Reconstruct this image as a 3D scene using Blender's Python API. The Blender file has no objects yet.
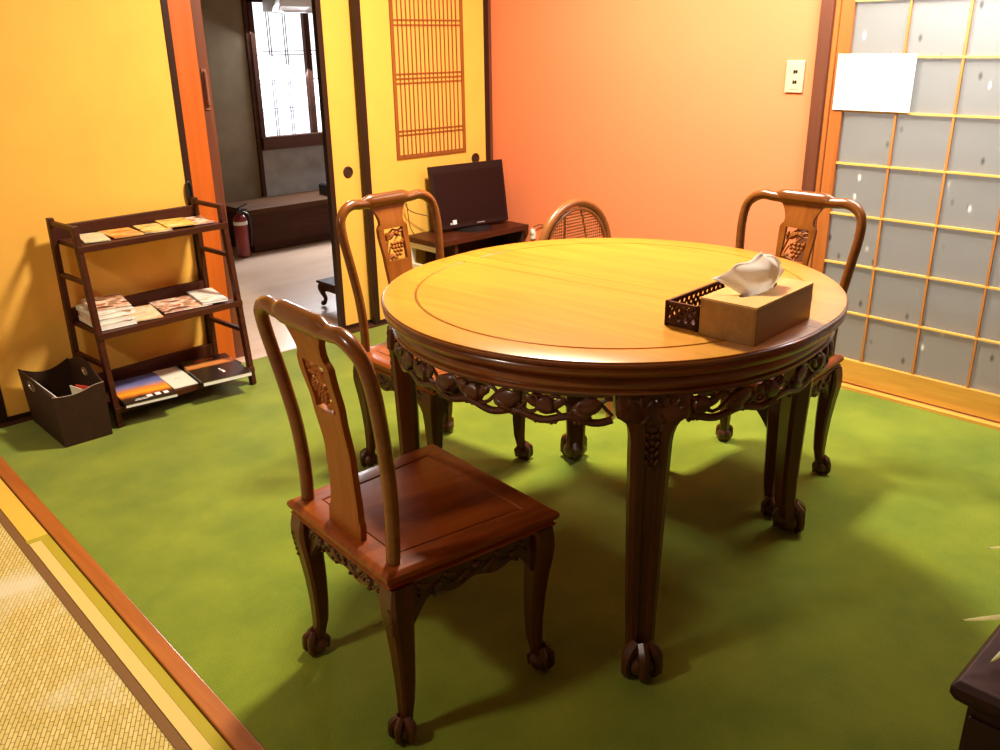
import bpy, math, random
from mathutils import Vector, Matrix
PI = math.pi
R = math.radians
SC = bpy.context.scene
COL = SC.collection

# ------------------------------------------------------------------ camera
cam_d = bpy.data.cameras.new('camera'); cam = bpy.data.objects.new('camera', cam_d); COL.objects.link(cam)
cam_d.sensor_fit = 'HORIZONTAL'; cam_d.sensor_width = 36.0; cam_d.lens = 36.0 * 0.87608
cam_d.clip_start = 0.02; cam_d.clip_end = 60
pitch, roll, yaw = 0.361727, -0.014566, 0.761586
fwd = Vector((math.sin(yaw)*math.cos(pitch), math.cos(yaw)*math.cos(pitch), -math.sin(pitch)))
rt = Vector((math.cos(yaw), -math.sin(yaw), 0)); up = rt.cross(fwd)
r2 = math.cos(roll)*rt + math.sin(roll)*up; u2 = -math.sin(roll)*rt + math.cos(roll)*up
M = Matrix((r2, u2, -fwd)).transposed().to_4x4(); M.translation = (0, 0, 1.33)
cam.matrix_world = M
SC.camera = cam

# ------------------------------------------------------------------ world, lights, exposure
w = bpy.data.worlds.new('World'); SC.world = w; w.use_nodes = True
w.node_tree.nodes['Background'].inputs[0].default_value = (1, .9, .75, 1)
w.node_tree.nodes['Background'].inputs[1].default_value = 0.3
SC.view_settings.view_transform = 'Standard'
SC.view_settings.look = 'None'
SC.view_settings.gamma = 1.0
SC.view_settings.exposure = 0.0
SC.view_settings.use_curve_mapping = False
def area(name, loc, target, size, power, color, shape='DISK', size_y=None):
    d = bpy.data.lights.new(name, 'AREA'); d.shape = shape; d.size = size
    if size_y: d.size_y = size_y
    d.energy = power; d.color = color
    o = bpy.data.objects.new(name, d); COL.objects.link(o); o.location = loc
    o.rotation_euler = (Vector(target)-Vector(loc)).to_track_quat('-Z', 'Y').to_euler()
    return o
area('dining_room_ceiling_light', (2.18, 2.10, 2.36), (2.18, 2.10, 0), 0.34, 116, (1, .89, .71))
area('tatami_room_ceiling_light', (-0.95, 1.75, 2.30), (-0.95, 1.75, 0), 0.30, 34, (1, .90, .74))
area('corridor_daylight', (3.80, 1.1, 2.25), (4.6, 1.1, .7), .7, 125, (.95, .96, 1), 'RECTANGLE', 2.4)
area('hall_daylight', (3.72, 5.84, 1.25), (3.3, 4.6, .4), 0.9, 80, (.93, .95, 1), 'RECTANGLE', 0.8)

# ------------------------------------------------------------------ materials
def nmat(name):
    m = bpy.data.materials.new(name); m.use_nodes = True
    return m, m.node_tree, m.node_tree.nodes['Principled BSDF']
def setp(b, color=None, rough=None, metal=None, spec=None, coat=None, coatr=None):
    if color: b.inputs['Base Color'].default_value = (*color, 1)
    if rough is not None: b.inputs['Roughness'].default_value = rough
    if metal is not None: b.inputs['Metallic'].default_value = metal
    if spec is not None: b.inputs['Specular IOR Level'].default_value = spec
    if coat is not None: b.inputs['Coat Weight'].default_value = coat
    if coatr is not None: b.inputs['Coat Roughness'].default_value = coatr
def plain(name, color, rough=.6, metal=0, spec=.5, coat=0, noise=0, nscale=20, bump=0):
    m, nt, b = nmat(name); setp(b, color, rough, metal, spec, coat, .15)
    if noise or bump:
        tc = nt.nodes.new('ShaderNodeTexCoord'); n = nt.nodes.new('ShaderNodeTexNoise')
        n.inputs['Scale'].default_value = nscale; n.inputs['Detail'].default_value = 6
        nt.links.new(tc.outputs['Object'], n.inputs['Vector'])
        if noise:
            r = nt.nodes.new('ShaderNodeValToRGB')
            lo = tuple(c*(1-noise) for c in color); hi = tuple(min(1, c*(1+noise)) for c in color)
            r.color_ramp.elements[0].color = (*lo, 1); r.color_ramp.elements[1].color = (*hi, 1)
            r.color_ramp.elements[0].position = .3; r.color_ramp.elements[1].position = .7
            nt.links.new(n.outputs['Fac'], r.inputs['Fac']); nt.links.new(r.outputs['Color'], b.inputs['Base Color'])
        if bump:
            bp = nt.nodes.new('ShaderNodeBump'); bp.inputs['Strength'].default_value = bump; bp.inputs['Distance'].default_value = .002
            nt.links.new(n.outputs['Fac'], bp.inputs['Height']); nt.links.new(bp.outputs['Normal'], b.inputs['Normal'])
    return m
def wood(name, c1, c2, rough=.35, scale=(3, 3, 40), coat=.3, bump=.05, spec=.5, coatr=.12):
    """scale: noise frequency per axis; low along the grain"""
    m, nt, b = nmat(name); setp(b, None, rough, 0, spec, coat, coatr)
    tc = nt.nodes.new('ShaderNodeTexCoord'); mp = nt.nodes.new('ShaderNodeMapping'); mp.inputs['Scale'].default_value = scale
    n = nt.nodes.new('ShaderNodeTexNoise'); n.inputs['Scale'].default_value = 1; n.inputs['Detail'].default_value = 8; n.inputs['Distortion'].default_value = .6
    n2 = nt.nodes.new('ShaderNodeTexNoise'); n2.inputs['Scale'].default_value = .18; n2.inputs['Detail'].default_value = 3
    mx = nt.nodes.new('ShaderNodeMath'); mx.operation = 'MULTIPLY_ADD'; mx.inputs[1].default_value = .55
    r = nt.nodes.new('ShaderNodeValToRGB')
    r.color_ramp.elements[0].color = (*c1, 1); r.color_ramp.elements[1].color = (*c2, 1)
    r.color_ramp.elements[0].position = .38; r.color_ramp.elements[1].position = .72
    nt.links.new(tc.outputs['Object'], mp.inputs['Vector'])
    nt.links.new(mp.outputs['Vector'], n.inputs['Vector']); nt.links.new(mp.outputs['Vector'], n2.inputs['Vector'])
    mul = nt.nodes.new('ShaderNodeMath'); mul.operation = 'MULTIPLY'; mul.inputs[1].default_value = .5
    nt.links.new(n2.outputs['Fac'], mul.inputs[0])
    nt.links.new(n.outputs['Fac'], mx.inputs[0]); nt.links.new(mul.outputs[0], mx.inputs[2])
    nt.links.new(mx.outputs[0], r.inputs['Fac']); nt.links.new(r.outputs['Color'], b.inputs['Base Color'])
    bp = nt.nodes.new('ShaderNodeBump'); bp.inputs['Strength'].default_value = bump; bp.inputs['Distance'].default_value = .001
    nt.links.new(n.outputs['Fac'], bp.inputs['Height']); nt.links.new(bp.outputs['Normal'], b.inputs['Normal'])
    return m
MT = {}
ROSE1, ROSE2 = (.050, .0115, .0025), (.115, .028, .0045)
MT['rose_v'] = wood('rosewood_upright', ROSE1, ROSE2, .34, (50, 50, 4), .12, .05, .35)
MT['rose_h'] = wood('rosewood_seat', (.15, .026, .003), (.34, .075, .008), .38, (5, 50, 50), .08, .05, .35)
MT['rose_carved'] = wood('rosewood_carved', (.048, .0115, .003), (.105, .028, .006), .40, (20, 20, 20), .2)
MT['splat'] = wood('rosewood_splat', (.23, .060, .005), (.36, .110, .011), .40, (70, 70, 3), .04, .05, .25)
MT['rail'] = wood('rosewood_rail', (.13, .037, .005), (.235, .074, .010), .27, (40, 6, 40), .3, .05, .4)
MT['tabletop'] = wood('rosewood_top_glare', (.50, .205, .010), (.68, .315, .024), .30, (34, 2.4, 34), .25, .03, .5, .25)  # same rosewood as the rest; overhead glare painted in as lighter honey
MT['table_rim'] = wood('rosewood_rim', (.12, .030, .005), (.23, .066, .010), .28, (12, 12, 60), .45)
MT['shelf'] = wood('dark_shelf_wood', (.038, .0075, .0025), (.078, .018, .006), .45, (4, 50, 50), 0, .05, .25)
MT['post_orange'] = wood('orange_post', (.50, .095, .005), (.68, .145, .008), .45, (30, 30, 2), .1)
MT['post_brown'] = wood('brown_post', (.10, .026, .010), (.19, .05, .016), .5, (30, 30, 2), .05)
MT['door_frame'] = wood('door_frame_wood', (.36, .095, .016), (.52, .155, .026), .45, (40, 40, 2.5), .1)
MT['shoji_wood'] = wood('shoji_rail_wood', (.62, .29, .045), (.86, .45, .075), .4, (40, 3, 40), .15)
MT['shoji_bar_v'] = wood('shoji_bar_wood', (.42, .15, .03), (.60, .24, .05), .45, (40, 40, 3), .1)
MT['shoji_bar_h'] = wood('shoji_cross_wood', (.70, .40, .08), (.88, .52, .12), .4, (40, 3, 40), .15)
MT['black_lacquer'] = plain('black_lacquer', (.028, .010, .005), .45, spec=.25)
MT['fusuma'] = plain('yellow_fusuma_paper', (.88, .468, .078), .65, spec=.25, noise=.035, nscale=7, bump=.05)
MT['fusuma_back'] = plain('lattice_backing_paper', (.86, .40, .085), .7, spec=.2)
MT['lattice'] = wood('lattice_wood', (.21, .058, .007), (.32, .098, .012), .5, (40, 40, 3), 0)
MT['orange_wall'] = plain('orange_plaster', (.90, .240, .100), .8, spec=.2, noise=.02, nscale=5, bump=.15)
MT['white_wall'] = plain('cream_plaster', (.52, .42, .28), .85, spec=.2)
MT['ceiling'] = plain('ceiling_boards', (.42, .29, .16), .8, spec=.2)
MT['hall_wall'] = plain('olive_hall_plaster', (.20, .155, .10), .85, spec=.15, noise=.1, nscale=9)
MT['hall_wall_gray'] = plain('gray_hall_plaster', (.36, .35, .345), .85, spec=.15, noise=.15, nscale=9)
MT['hall_floor'] = wood('pale_hall_boards', (.62, .42, .29), (.76, .56, .42), .28, (3, 12, 12), .3)
MT['hall_dark'] = wood('hall_dark_wood', (.040, .013, .007), (.075, .027, .013), .65, (4, 40, 40), 0, .05, .15)
MT['bench_top'] = wood('bench_top_wood', (.055, .024, .011), (.10, .044, .020), .75, (4, 40, 40), 0, .05, .1)
MT['black'] = plain('black_plastic', (.012, .010, .010), .4)
MT['screen'] = plain('dark_screen', (.013, .004, .004), .4, spec=.2)
MT['tv_frame'] = plain('tv_bezel', (.016, .006, .005), .45, spec=.25)
MT['white_paint'] = plain('white_paint', (.80, .72, .58), .5)
MT['paper'] = plain('white_paper', (.88, .86, .82), .8, spec=.2)
MT['ink'] = plain('faint_gray_ink', (.50, .48, .46), .8, spec=.1)
MT['ivory'] = plain('ivory_plastic', (.66, .52, .30), .45)
MT['tissue'] = plain('white_tissue', (.93, .91, .86), .9, spec=.1)
def tissue_mat():
    m, nt, b = nmat('white_tissue_paper'); setp(b, (.97, .97, .97), .9, 0, .1)
    tr = nt.nodes.new('ShaderNodeBsdfTranslucent'); tr.inputs['Color'].default_value = (.95, .94, .91, 1)
    mx = nt.nodes.new('ShaderNodeMixShader'); mx.inputs[0].default_value = .38
    nt.links.new(b.outputs[0], mx.inputs[1]); nt.links.new(tr.outputs[0], mx.inputs[2]); nt.links.new(mx.outputs[0], nt.nodes['Material Output'].inputs['Surface'])
    return m
MT['tissue_sheet'] = tissue_mat()
MT['card'] = wood('tissue_box_wood', (.26, .125, .028), (.38, .20, .05), .38, (3, 60, 60), .15)
MT['leather'] = plain('dark_brown_leather', (.038, .016, .008), .6, spec=.2, noise=.12, nscale=60, bump=.2)
MT['metal'] = plain('brushed_metal', (.55, .50, .44), .3, 1)
MT['red'] = plain('red_enamel', (.20, .008, .014), .3, coat=.4)
MT['white'] = plain('white_plastic', (.72, .72, .74), .45)
MT['leaf'] = plain('pale_green_leaf', (.36, .34, .10), .5, noise=.2, nscale=30)
MT['pot'] = plain('glazed_pot', (.10, .05, .035), .3, coat=.3)
MT['soil'] = plain('soil', (.03, .02, .012), .9)
MT['cabinet'] = wood('corner_cabinet_wood', (.018, .006, .005), (.036, .011, .008), .5, (4, 40, 40), .05, .05, .18)
MT['kerb'] = wood('kerb_wood', (.29, .072, .008), (.48, .14, .018), .45, (50, 3, 50), .2)
MT['olive_trim'] = plain('olive_border', (.42, .33, .025), .7, spec=.2)
MT['yellow_mat'] = plain('pale_yellow_mat', (.70, .50, .15), .7, spec=.2)
MT['yellow_board'] = plain('deep_yellow_board', (.78, .46, .06), .6, spec=.3)
MT['brown_tape'] = plain('brown_cloth_edging', (.20, .10, .035), .8, spec=.1)
MT['cane_wood'] = wood('rattan_wood', (.22, .07, .016), (.38, .14, .03), .3, (10, 10, 10), .35)

def carpet_mat():
    m, nt, b = nmat('green_carpet'); setp(b, None, 1.0, 0, .05)
    b.inputs['Sheen Weight'].default_value = .25; b.inputs['Sheen Roughness'].default_value = .5
    tc = nt.nodes.new('ShaderNodeTexCoord')
    n = nt.nodes.new('ShaderNodeTexNoise'); n.inputs['Scale'].default_value = 3.2; n.inputs['Detail'].default_value = 7; n.inputs['Roughness'].default_value = .6
    n2 = nt.nodes.new('ShaderNodeTexNoise'); n2.inputs['Scale'].default_value = 260; n2.inputs['Detail'].default_value = 3
    for q in (n, n2): nt.links.new(tc.outputs['Object'], q.inputs['Vector'])
    r = nt.nodes.new('ShaderNodeValToRGB')
    r.color_ramp.elements[0].color = (.140, .200, .010, 1); r.color_ramp.elements[1].color = (.245, .298, .016, 1)
    r.color_ramp.elements[0].position = .33; r.color_ramp.elements[1].position = .68
    nt.links.new(n.outputs['Fac'], r.inputs['Fac'])
    mx = nt.nodes.new('ShaderNodeMix'); mx.data_type = 'RGBA'; mx.blend_type = 'MULTIPLY'; mx.inputs['Factor'].default_value = .5
    r2_ = nt.nodes.new('ShaderNodeValToRGB'); r2_.color_ramp.elements[0].color = (.55, .55, .55, 1); r2_.color_ramp.elements[0].position = .3; r2_.color_ramp.elements[1].position = .7
    nt.links.new(n2.outputs['Fac'], r2_.inputs['Fac'])
    nt.links.new(r.outputs['Color'], mx.inputs[6]); nt.links.new(r2_.outputs['Color'], mx.inputs[7]); nt.links.new(mx.outputs[2], b.inputs['Base Color'])
    bp = nt.nodes.new('ShaderNodeBump'); bp.inputs['Strength'].default_value = .35; bp.inputs['Distance'].default_value = .004
    nt.links.new(n2.outputs['Fac'], bp.inputs['Height']); nt.links.new(bp.outputs['Normal'], b.inputs['Normal'])
    return m
MT['carpet'] = carpet_mat()

def tatami_mat():
    m, nt, b = nmat('tatami_weave'); setp(b, None, .75, 0, .2)
    tc = nt.nodes.new('ShaderNodeTexCoord'); mp = nt.nodes.new('ShaderNodeMapping'); mp.inputs['Rotation'].default_value = (0, 0, R(-60))
    nt.links.new(tc.outputs['Object'], mp.inputs['Vector'])
    br = nt.nodes.new('ShaderNodeTexBrick'); br.offset = .5
    br.inputs['Scale'].default_value = 30; br.inputs['Brick Width'].default_value = .9; br.inputs['Row Height'].default_value = .28; br.inputs['Mortar Size'].default_value = .035; br.inputs['Mortar Smooth'].default_value = .5
    br.inputs['Color1'].default_value = (.70, .56, .20, 1); br.inputs['Color2'].default_value = (.59, .45, .125, 1); br.inputs['Mortar'].default_value = (.26, .14, .035, 1)
    nt.links.new(mp.outputs['Vector'], br.inputs['Vector'])
    n = nt.nodes.new('ShaderNodeTexNoise'); n.inputs['Scale'].default_value = 2.4; n.inputs['Detail'].default_value = 5
    nt.links.new(tc.outputs['Object'], n.inputs['Vector'])
    r = nt.nodes.new('ShaderNodeValToRGB'); r.color_ramp.elements[0].position = .54; r.color_ramp.elements[1].position = .66
    nt.links.new(n.outputs['Fac'], r.inputs['Fac'])
    mx = nt.nodes.new('ShaderNodeMix'); mx.data_type = 'RGBA'; nt.links.new(r.outputs['Color'], mx.inputs['Factor'])
    nt.links.new(br.outputs['Color'], mx.inputs[6]); mx.inputs[7].default_value = (.66, .58, .36, 1)
    nt.links.new(mx.outputs[2], b.inputs['Base Color'])
    bp = nt.nodes.new('ShaderNodeBump'); bp.inputs['Strength'].default_value = .5; bp.inputs['Distance'].default_value = .003; bp.invert = True
    nt.links.new(br.outputs['Fac'], bp.inputs['Height']); nt.links.new(bp.outputs['Normal'], b.inputs['Normal'])
    return m
MT['tatami'] = tatami_mat()

def frosted_mat():
    m, nt, b = nmat('frosted_glass')
    setp(b, (.40, .41, .40), .35, 0, .5)
    tc = nt.nodes.new('ShaderNodeTexCoord')
    # scattered leaf motifs pressed into the glass
    mp = nt.nodes.new('ShaderNodeMapping'); mp.inputs['Scale'].default_value = (1, 1, .5); mp.inputs['Rotation'].default_value = (R(40), 0, 0)
    nt.links.new(tc.outputs['Object'], mp.inputs['Vector'])
    v = nt.nodes.new('ShaderNodeTexVoronoi'); v.inputs['Scale'].default_value = 24; v.inputs['Randomness'].default_value = 1
    nt.links.new(mp.outputs['Vector'], v.inputs['Vector'])
    r = nt.nodes.new('ShaderNodeValToRGB'); r.color_ramp.interpolation = 'LINEAR'
    e = r.color_ramp.elements; e[0].position = .10; e[0].color = (1, 1, 1, 1); e[1].position = .24; e[1].color = (0, 0, 0, 1)
    nt.links.new(v.outputs['Distance'], r.inputs['Fac'])
    sep = nt.nodes.new('ShaderNodeSeparateColor'); nt.links.new(v.outputs['Color'], sep.inputs[0])
    gt = nt.nodes.new('ShaderNodeMath'); gt.operation = 'GREATER_THAN'; gt.inputs[1].default_value = .32; nt.links.new(sep.outputs[0], gt.inputs[0])
    ml = nt.nodes.new('ShaderNodeMath'); ml.operation = 'MULTIPLY'; nt.links.new(gt.outputs[0], ml.inputs[0]); nt.links.new(r.outputs['Color'], ml.inputs[1])
    cr = nt.nodes.new('ShaderNodeValToRGB'); cr.color_ramp.interpolation = 'CONSTANT'
    cr.color_ramp.elements[0].color = (.07, .065, .055, 1); cr.color_ramp.elements[1].color = (.85, .84, .78, 1); cr.color_ramp.elements[1].position = .6
    nt.links.new(sep.outputs[1], cr.inputs['Fac'])
    mx = nt.nodes.new('ShaderNodeMix'); mx.data_type = 'RGBA'; nt.links.new(ml.outputs[0], mx.inputs['Factor'])
    mx.inputs[6].default_value = (.36, .35, .31, 1); nt.links.new(cr.outputs['Color'], mx.inputs[7])
    nt.links.new(mx.outputs[2], b.inputs['Base Color'])
    rf = nt.nodes.new('ShaderNodeBsdfRefraction'); rf.inputs['IOR'].default_value = 1.03; rf.inputs['Roughness'].default_value = .34; rf.inputs['Color'].default_value = (.9, .92, .92, 1)
    tr = nt.nodes.new('ShaderNodeBsdfTranslucent'); tr.inputs['Color'].default_value = (.62, .65, .66, 1)
    m1 = nt.nodes.new('ShaderNodeMixShader'); m1.inputs[0].default_value = .30
    nt.links.new(rf.outputs[0], m1.inputs[1]); nt.links.new(tr.outputs[0], m1.inputs[2])
    m2 = nt.nodes.new('ShaderNodeMixShader'); m2.inputs[0].default_value = .42
    nt.links.new(m1.outputs[0], m2.inputs[1]); nt.links.new(b.outputs[0], m2.inputs[2])
    mf = nt.nodes.new('ShaderNodeMath'); mf.operation = 'MULTIPLY_ADD'; mf.inputs[1].default_value = .45; mf.inputs[2].default_value = .34
    nt.links.new(ml.outputs[0], mf.inputs[0]); nt.links.new(mf.outputs[0], m2.inputs[0])
    nt.links.new(m2.outputs[0], nt.nodes['Material Output'].inputs['Surface'])
    return m
MT['frosted'] = frosted_mat()

def emit_mat(name, color, s):
    m, nt, b = nmat(name); setp(b, color, .6)
    b.inputs['Emission Color'].default_value = (*color, 1); b.inputs['Emission Strength'].default_value = s
    return m
MT['window_light'] = emit_mat('daylit_window_paper', (.90, .95, 1), 1.5)

def cane_mat():
    m, nt, b = nmat('cane_weave'); setp(b, (.50, .22, .07), .5)
    tc = nt.nodes.new('ShaderNodeTexCoord'); ch = nt.nodes.new('ShaderNodeTexVoronoi'); ch.voronoi_dimensions = '2D'; ch.inputs['Scale'].default_value = 85; ch.inputs['Randomness'].default_value = .0
    s_ = nt.nodes.new('ShaderNodeSeparateXYZ'); c_ = nt.nodes.new('ShaderNodeCombineXYZ'); nt.links.new(tc.outputs['Object'], s_.inputs[0])
    nt.links.new(s_.outputs[1], c_.inputs[0]); nt.links.new(s_.outputs[2], c_.inputs[1]); nt.links.new(c_.outputs[0], ch.inputs['Vector'])
    lt = nt.nodes.new('ShaderNodeMath'); lt.operation = 'LESS_THAN'; lt.inputs[1].default_value = .36; nt.links.new(ch.outputs['Distance'], lt.inputs[0])
    tr = nt.nodes.new('ShaderNodeBsdfTransparent'); mx = nt.nodes.new('ShaderNodeMixShader')
    nt.links.new(lt.outputs[0], mx.inputs[0]); nt.links.new(b.outputs[0], mx.inputs[1]); nt.links.new(tr.outputs[0], mx.inputs[2])
    nt.links.new(mx.outputs[0], nt.nodes['Material Output'].inputs['Surface'])
    return m
MT['cane'] = cane_mat()

def blotch(name, stops, scale=(9, 9, 9), seed=0., detail=4):
    """printed cover: blotches of a few inks"""
    m, nt, b = nmat(name); setp(b, None, .35, 0, .4)
    tc = nt.nodes.new('ShaderNodeTexCoord'); mp = nt.nodes.new('ShaderNodeMapping'); mp.inputs['Scale'].default_value = scale; mp.inputs['Location'].default_value = (seed, seed*1.7, 0)
    n = nt.nodes.new('ShaderNodeTexNoise'); n.inputs['Scale'].default_value = 1; n.inputs['Detail'].default_value = detail
    nt.links.new(tc.outputs['Object'], mp.inputs['Vector']); nt.links.new(mp.outputs['Vector'], n.inputs['Vector'])
    r = nt.nodes.new('ShaderNodeValToRGB'); el = r.color_ramp.elements
    stops = [(.5+(p_-.5)*.55, c_) for p_, c_ in stops]
    el[0].position = stops[0][0]; el[0].color = (*stops[0][1], 1); el[1].position = stops[-1][0]; el[1].color = (*stops[-1][1], 1)
    for p, c in stops[1:-1]: k = el.new(p); k.color = (*c, 1)
    nt.links.new(n.outputs['Fac'], r.inputs['Fac']); nt.links.new(r.outputs['Color'], b.inputs['Base Color'])
    return m
def gradient(name, stops, axis=1, length=.2, wob=.15):
    """printed picture running across the cover along one axis"""
    m, nt, b = nmat(name); setp(b, None, .3, 0, .4)
    tc = nt.nodes.new('ShaderNodeTexCoord'); s = nt.nodes.new('ShaderNodeSeparateXYZ'); nt.links.new(tc.outputs['Object'], s.inputs[0])
    n = nt.nodes.new('ShaderNodeTexNoise'); n.inputs['Scale'].default_value = 25; nt.links.new(tc.outputs['Object'], n.inputs['Vector'])
    a = nt.nodes.new('ShaderNodeMath'); a.operation = 'MULTIPLY_ADD'; a.inputs[1].default_value = 1/length; a.inputs[2].default_value = .5 - wob/2
    nt.links.new(s.outputs[axis], a.inputs[0])
    c = nt.nodes.new('ShaderNodeMath'); c.operation = 'MULTIPLY_ADD'; c.inputs[1].default_value = wob
    nt.links.new(n.outputs['Fac'], c.inputs[0]); nt.links.new(a.outputs[0], c.inputs[2])
    r = nt.nodes.new('ShaderNodeValToRGB'); el = r.color_ramp.elements
    el[0].position = stops[0][0]; el[0].color = (*stops[0][1], 1); el[1].position = stops[-1][0]; el[1].color = (*stops[-1][1], 1)
    for p, cc in stops[1:-1]: k = el.new(p); k.color = (*cc, 1)
    nt.links.new(c.outputs[0], r.inputs['Fac']); nt.links.new(r.outputs['Color'], b.inputs['Base Color'])
    return m

# ------------------------------------------------------------------ mesh helpers
class MB:
    def __init__(self): self.v = []; self.f = []
    def add(self, vs, fs):
        o = len(self.v); self.v += [Vector(p) for p in vs]; self.f += [tuple(i+o for i in f) for f in fs]; return self
    def box(self, c, s, rot=None):
        c = Vector(c); h = Vector(s)/2; vs = []
        for z in (-1, 1):
            for y in (-1, 1):
                for x in (-1, 1):
                    p = Vector((x*h.x, y*h.y, z*h.z))
                    if rot is not None: p = rot @ p
                    vs.append(c+p)
        return self.add(vs, [(0, 2, 3, 1), (4, 5, 7, 6), (0, 1, 5, 4), (2, 6, 7, 3), (0, 4, 6, 2), (1, 3, 7, 5)])
    def bx(self, x0, x1, y0, y1, z0, z1): return self.box(((x0+x1)/2, (y0+y1)/2, (z0+z1)/2), (abs(x1-x0), abs(y1-y0), abs(z1-z0)))
    def bar(self, a, b, wx, wy, upv=(0, 0, 1)):
        """square bar from a to b"""
        a, b = Vector(a), Vector(b); d = (b-a).normalized(); u = Vector(upv)
        if abs(d.dot(u)) > .95: u = Vector((0, 1, 0))
        s = d.cross(u).normalized(); t = s.cross(d)
        vs = []
        for p in (a, b):
            for i, j in ((-1, -1), (1, -1), (1, 1), (-1, 1)): vs.append(p+s*i*wx/2+t*j*wy/2)
        return self.add(vs, [(3, 2, 1, 0), (4, 5, 6, 7), (0, 1, 5, 4), (1, 2, 6, 5), (2, 3, 7, 6), (3, 0, 4, 7)])
    def loft(self, loops, close=True, caps=True, ring=False):
        n = len(loops[0]); vs = [p for l in loops for p in l]; fs = []
        m = len(loops)
        for k in range(m if ring else m-1):
            for i in range(n if close else n-1):
                j = (i+1) % n; k2 = (k+1) % m
                fs.append((k*n+i, k*n+j, k2*n+j, k2*n+i))
        if caps and not ring: fs.append(tuple(reversed(range(n)))); fs.append(tuple((m-1)*n+i for i in range(n)))
        return self.add(vs, fs)
    def tube(self, pts, rad, n=10, flat=1.0, closed=False, ref=None):
        pts = [Vector(p) for p in pts]; m = len(pts)
        if not isinstance(rad, (list, tuple)): rad = [rad]*m
        loops = []; prev = Vector(ref) if ref else None
        for i, p in enumerate(pts):
            if closed: t = (pts[(i+1) % m]-pts[i-1]).normalized()
            else: t = (pts[min(i+1, m-1)]-pts[max(i-1, 0)]).normalized()
            if prev is None: prev = Vector((0, 0, 1)) if abs(t.z) < .9 else Vector((1, 0, 0))
            s = prev - t*prev.dot(t)
            if s.length < 1e-6: s = t.orthogonal()
            s.normalize(); prev = s; b = t.cross(s)
            loops.append([p + s*math.cos(2*PI*k/n)*rad[i] + b*math.sin(2*PI*k/n)*rad[i]*flat for k in range(n)])
        return self.loft(loops, True, not closed, closed)
    def lathe(self, prof, n=24, c=(0, 0, 0)):
        c = Vector(c)
        loops = [[c+Vector((r*math.cos(2*PI*k/n), r*math.sin(2*PI*k/n), z)) for k in range(n)] for r, z in prof]
        return self.loft(loops)
    def ell(self, c, r, rot=None, n=10, m=7, ribs=0):
        c = Vector(c); loops = []
        for i in range(1, m):
            a = PI*i/m
            lp = []
            for k in range(n):
                q = 2*PI*k/n; rr = math.sin(a)*(1 if not ribs else 1+.10*math.cos(q*ribs))
                p = Vector((rr*math.cos(q)*r[0], rr*math.sin(q)*r[1], -math.cos(a)*r[2]))
                lp.append(c+(rot @ p if rot is not None else p))
            loops.append(lp)
        return self.loft(loops)
    def poly(self, pts2, f0, f1):
        """prism: 2D polygon mapped by functions f0 and f1 to the two faces"""
        return self.loft([[f0(*p) for p in pts2], [f1(*p) for p in pts2]])
    def build(self, name, mat, parent=None, smooth=35, bevel=0, seg=2, mats=None, midx=None, xf=None):
        me = bpy.data.meshes.new(name)
        vs = [xf @ p for p in self.v] if xf is not None else self.v
        me.from_pydata(vs, [], self.f); 
        import bmesh
        bm = bmesh.new(); bm.from_mesh(me); bmesh.ops.recalc_face_normals(bm, faces=bm.faces); bm.to_mesh(me); bm.free()
        me.materials.append(mat)
        for m_ in (mats or []): me.materials.append(m_)
        if midx:
            for p in me.polygons: p.material_index = midx(p)
        o = bpy.data.objects.new(name, me); COL.objects.link(o)
        if parent is not None: o.parent = parent
        if bevel:
            b = o.modifiers.new('bevel', 'BEVEL'); b.width = bevel; b.segments = seg; b.limit_method = 'ANGLE'; b.angle_limit = R(40)
        if smooth:
            me.shade_smooth(); me.set_sharp_from_angle(angle=R(smooth))
        return o
def tag(o, label=None, cat=None, group=None, kind=None):
    if label: o['label'] = label
    if cat: o['category'] = cat
    if group: o['group'] = group
    if kind: o['kind'] = kind
    return o
def thing(name, label, cat, loc=(0, 0, 0), rz=0, group=None):
    o = bpy.data.objects.new(name, None); COL.objects.link(o); o.empty_display_size = .1
    o.location = loc; o.rotation_euler = (0, 0, rz)
    return tag(o, label, cat, group)
def struct(o, label=None, cat=None):
    o['kind'] = 'structure'
    return tag(o, label, cat)
def dup(o, parent=None):
    c = o.copy(); COL.objects.link(c)
    if parent is not None: c.parent = parent
    for ch in list(o.children): dup(ch, c)
    return c
def spline(pts, k=6):
    """Catmull-Rom through tuples"""
    P = [Vector(p) for p in pts]; out = []
    for i in range(len(P)-1):
        a = P[max(i-1, 0)]; b = P[i]; c = P[i+1]; d = P[min(i+2, len(P)-1)]
        for s in range(k):
            t = s/k
            out.append(.5*((2*b)+(c-a)*t+(2*a-5*b+4*c-d)*t*t+(3*b-a-3*c+d)*t**3))
    out.append(P[-1]); return out
def RX(a): return Matrix.Rotation(a, 3, 'X')
def RY(a): return Matrix.Rotation(a, 3, 'Y')
def RZ(a): return Matrix.Rotation(a, 3, 'Z')

# ================================================================== THE SETTING
BY = 3.53      # plane of the sliding doors
WX = 3.32      # plane of the orange wall and glass door
CZ = 2.40
m = MB().bx(-3.0, .47, -2.5, BY+.05, -.06, -.012); m.bx(.47, 3.4, -2.5, BY-.04, -.06, -.012)
struct(m.build('floor', MT['hall_floor'], smooth=0), 'plain sub-floor under the carpet and the mats', 'floor')
struct(MB().bx(-3.1, 3.4, -2.6, BY+.12, CZ, CZ+.05).build('ceiling', MT['ceiling'], smooth=0), 'boarded ceiling over both rooms', 'ceiling')
struct(MB().bx(-3.1, -3.0, -2.6, BY+.1, 0, CZ).build('wall_left', MT['white_wall'], smooth=0), 'cream plaster wall of the tatami room', 'wall')
struct(MB().bx(-3.0, 3.4, -2.6, -2.5, 0, CZ).build('wall_front', MT['white_wall'], smooth=0), 'cream plaster wall behind the viewer', 'wall')
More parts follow.
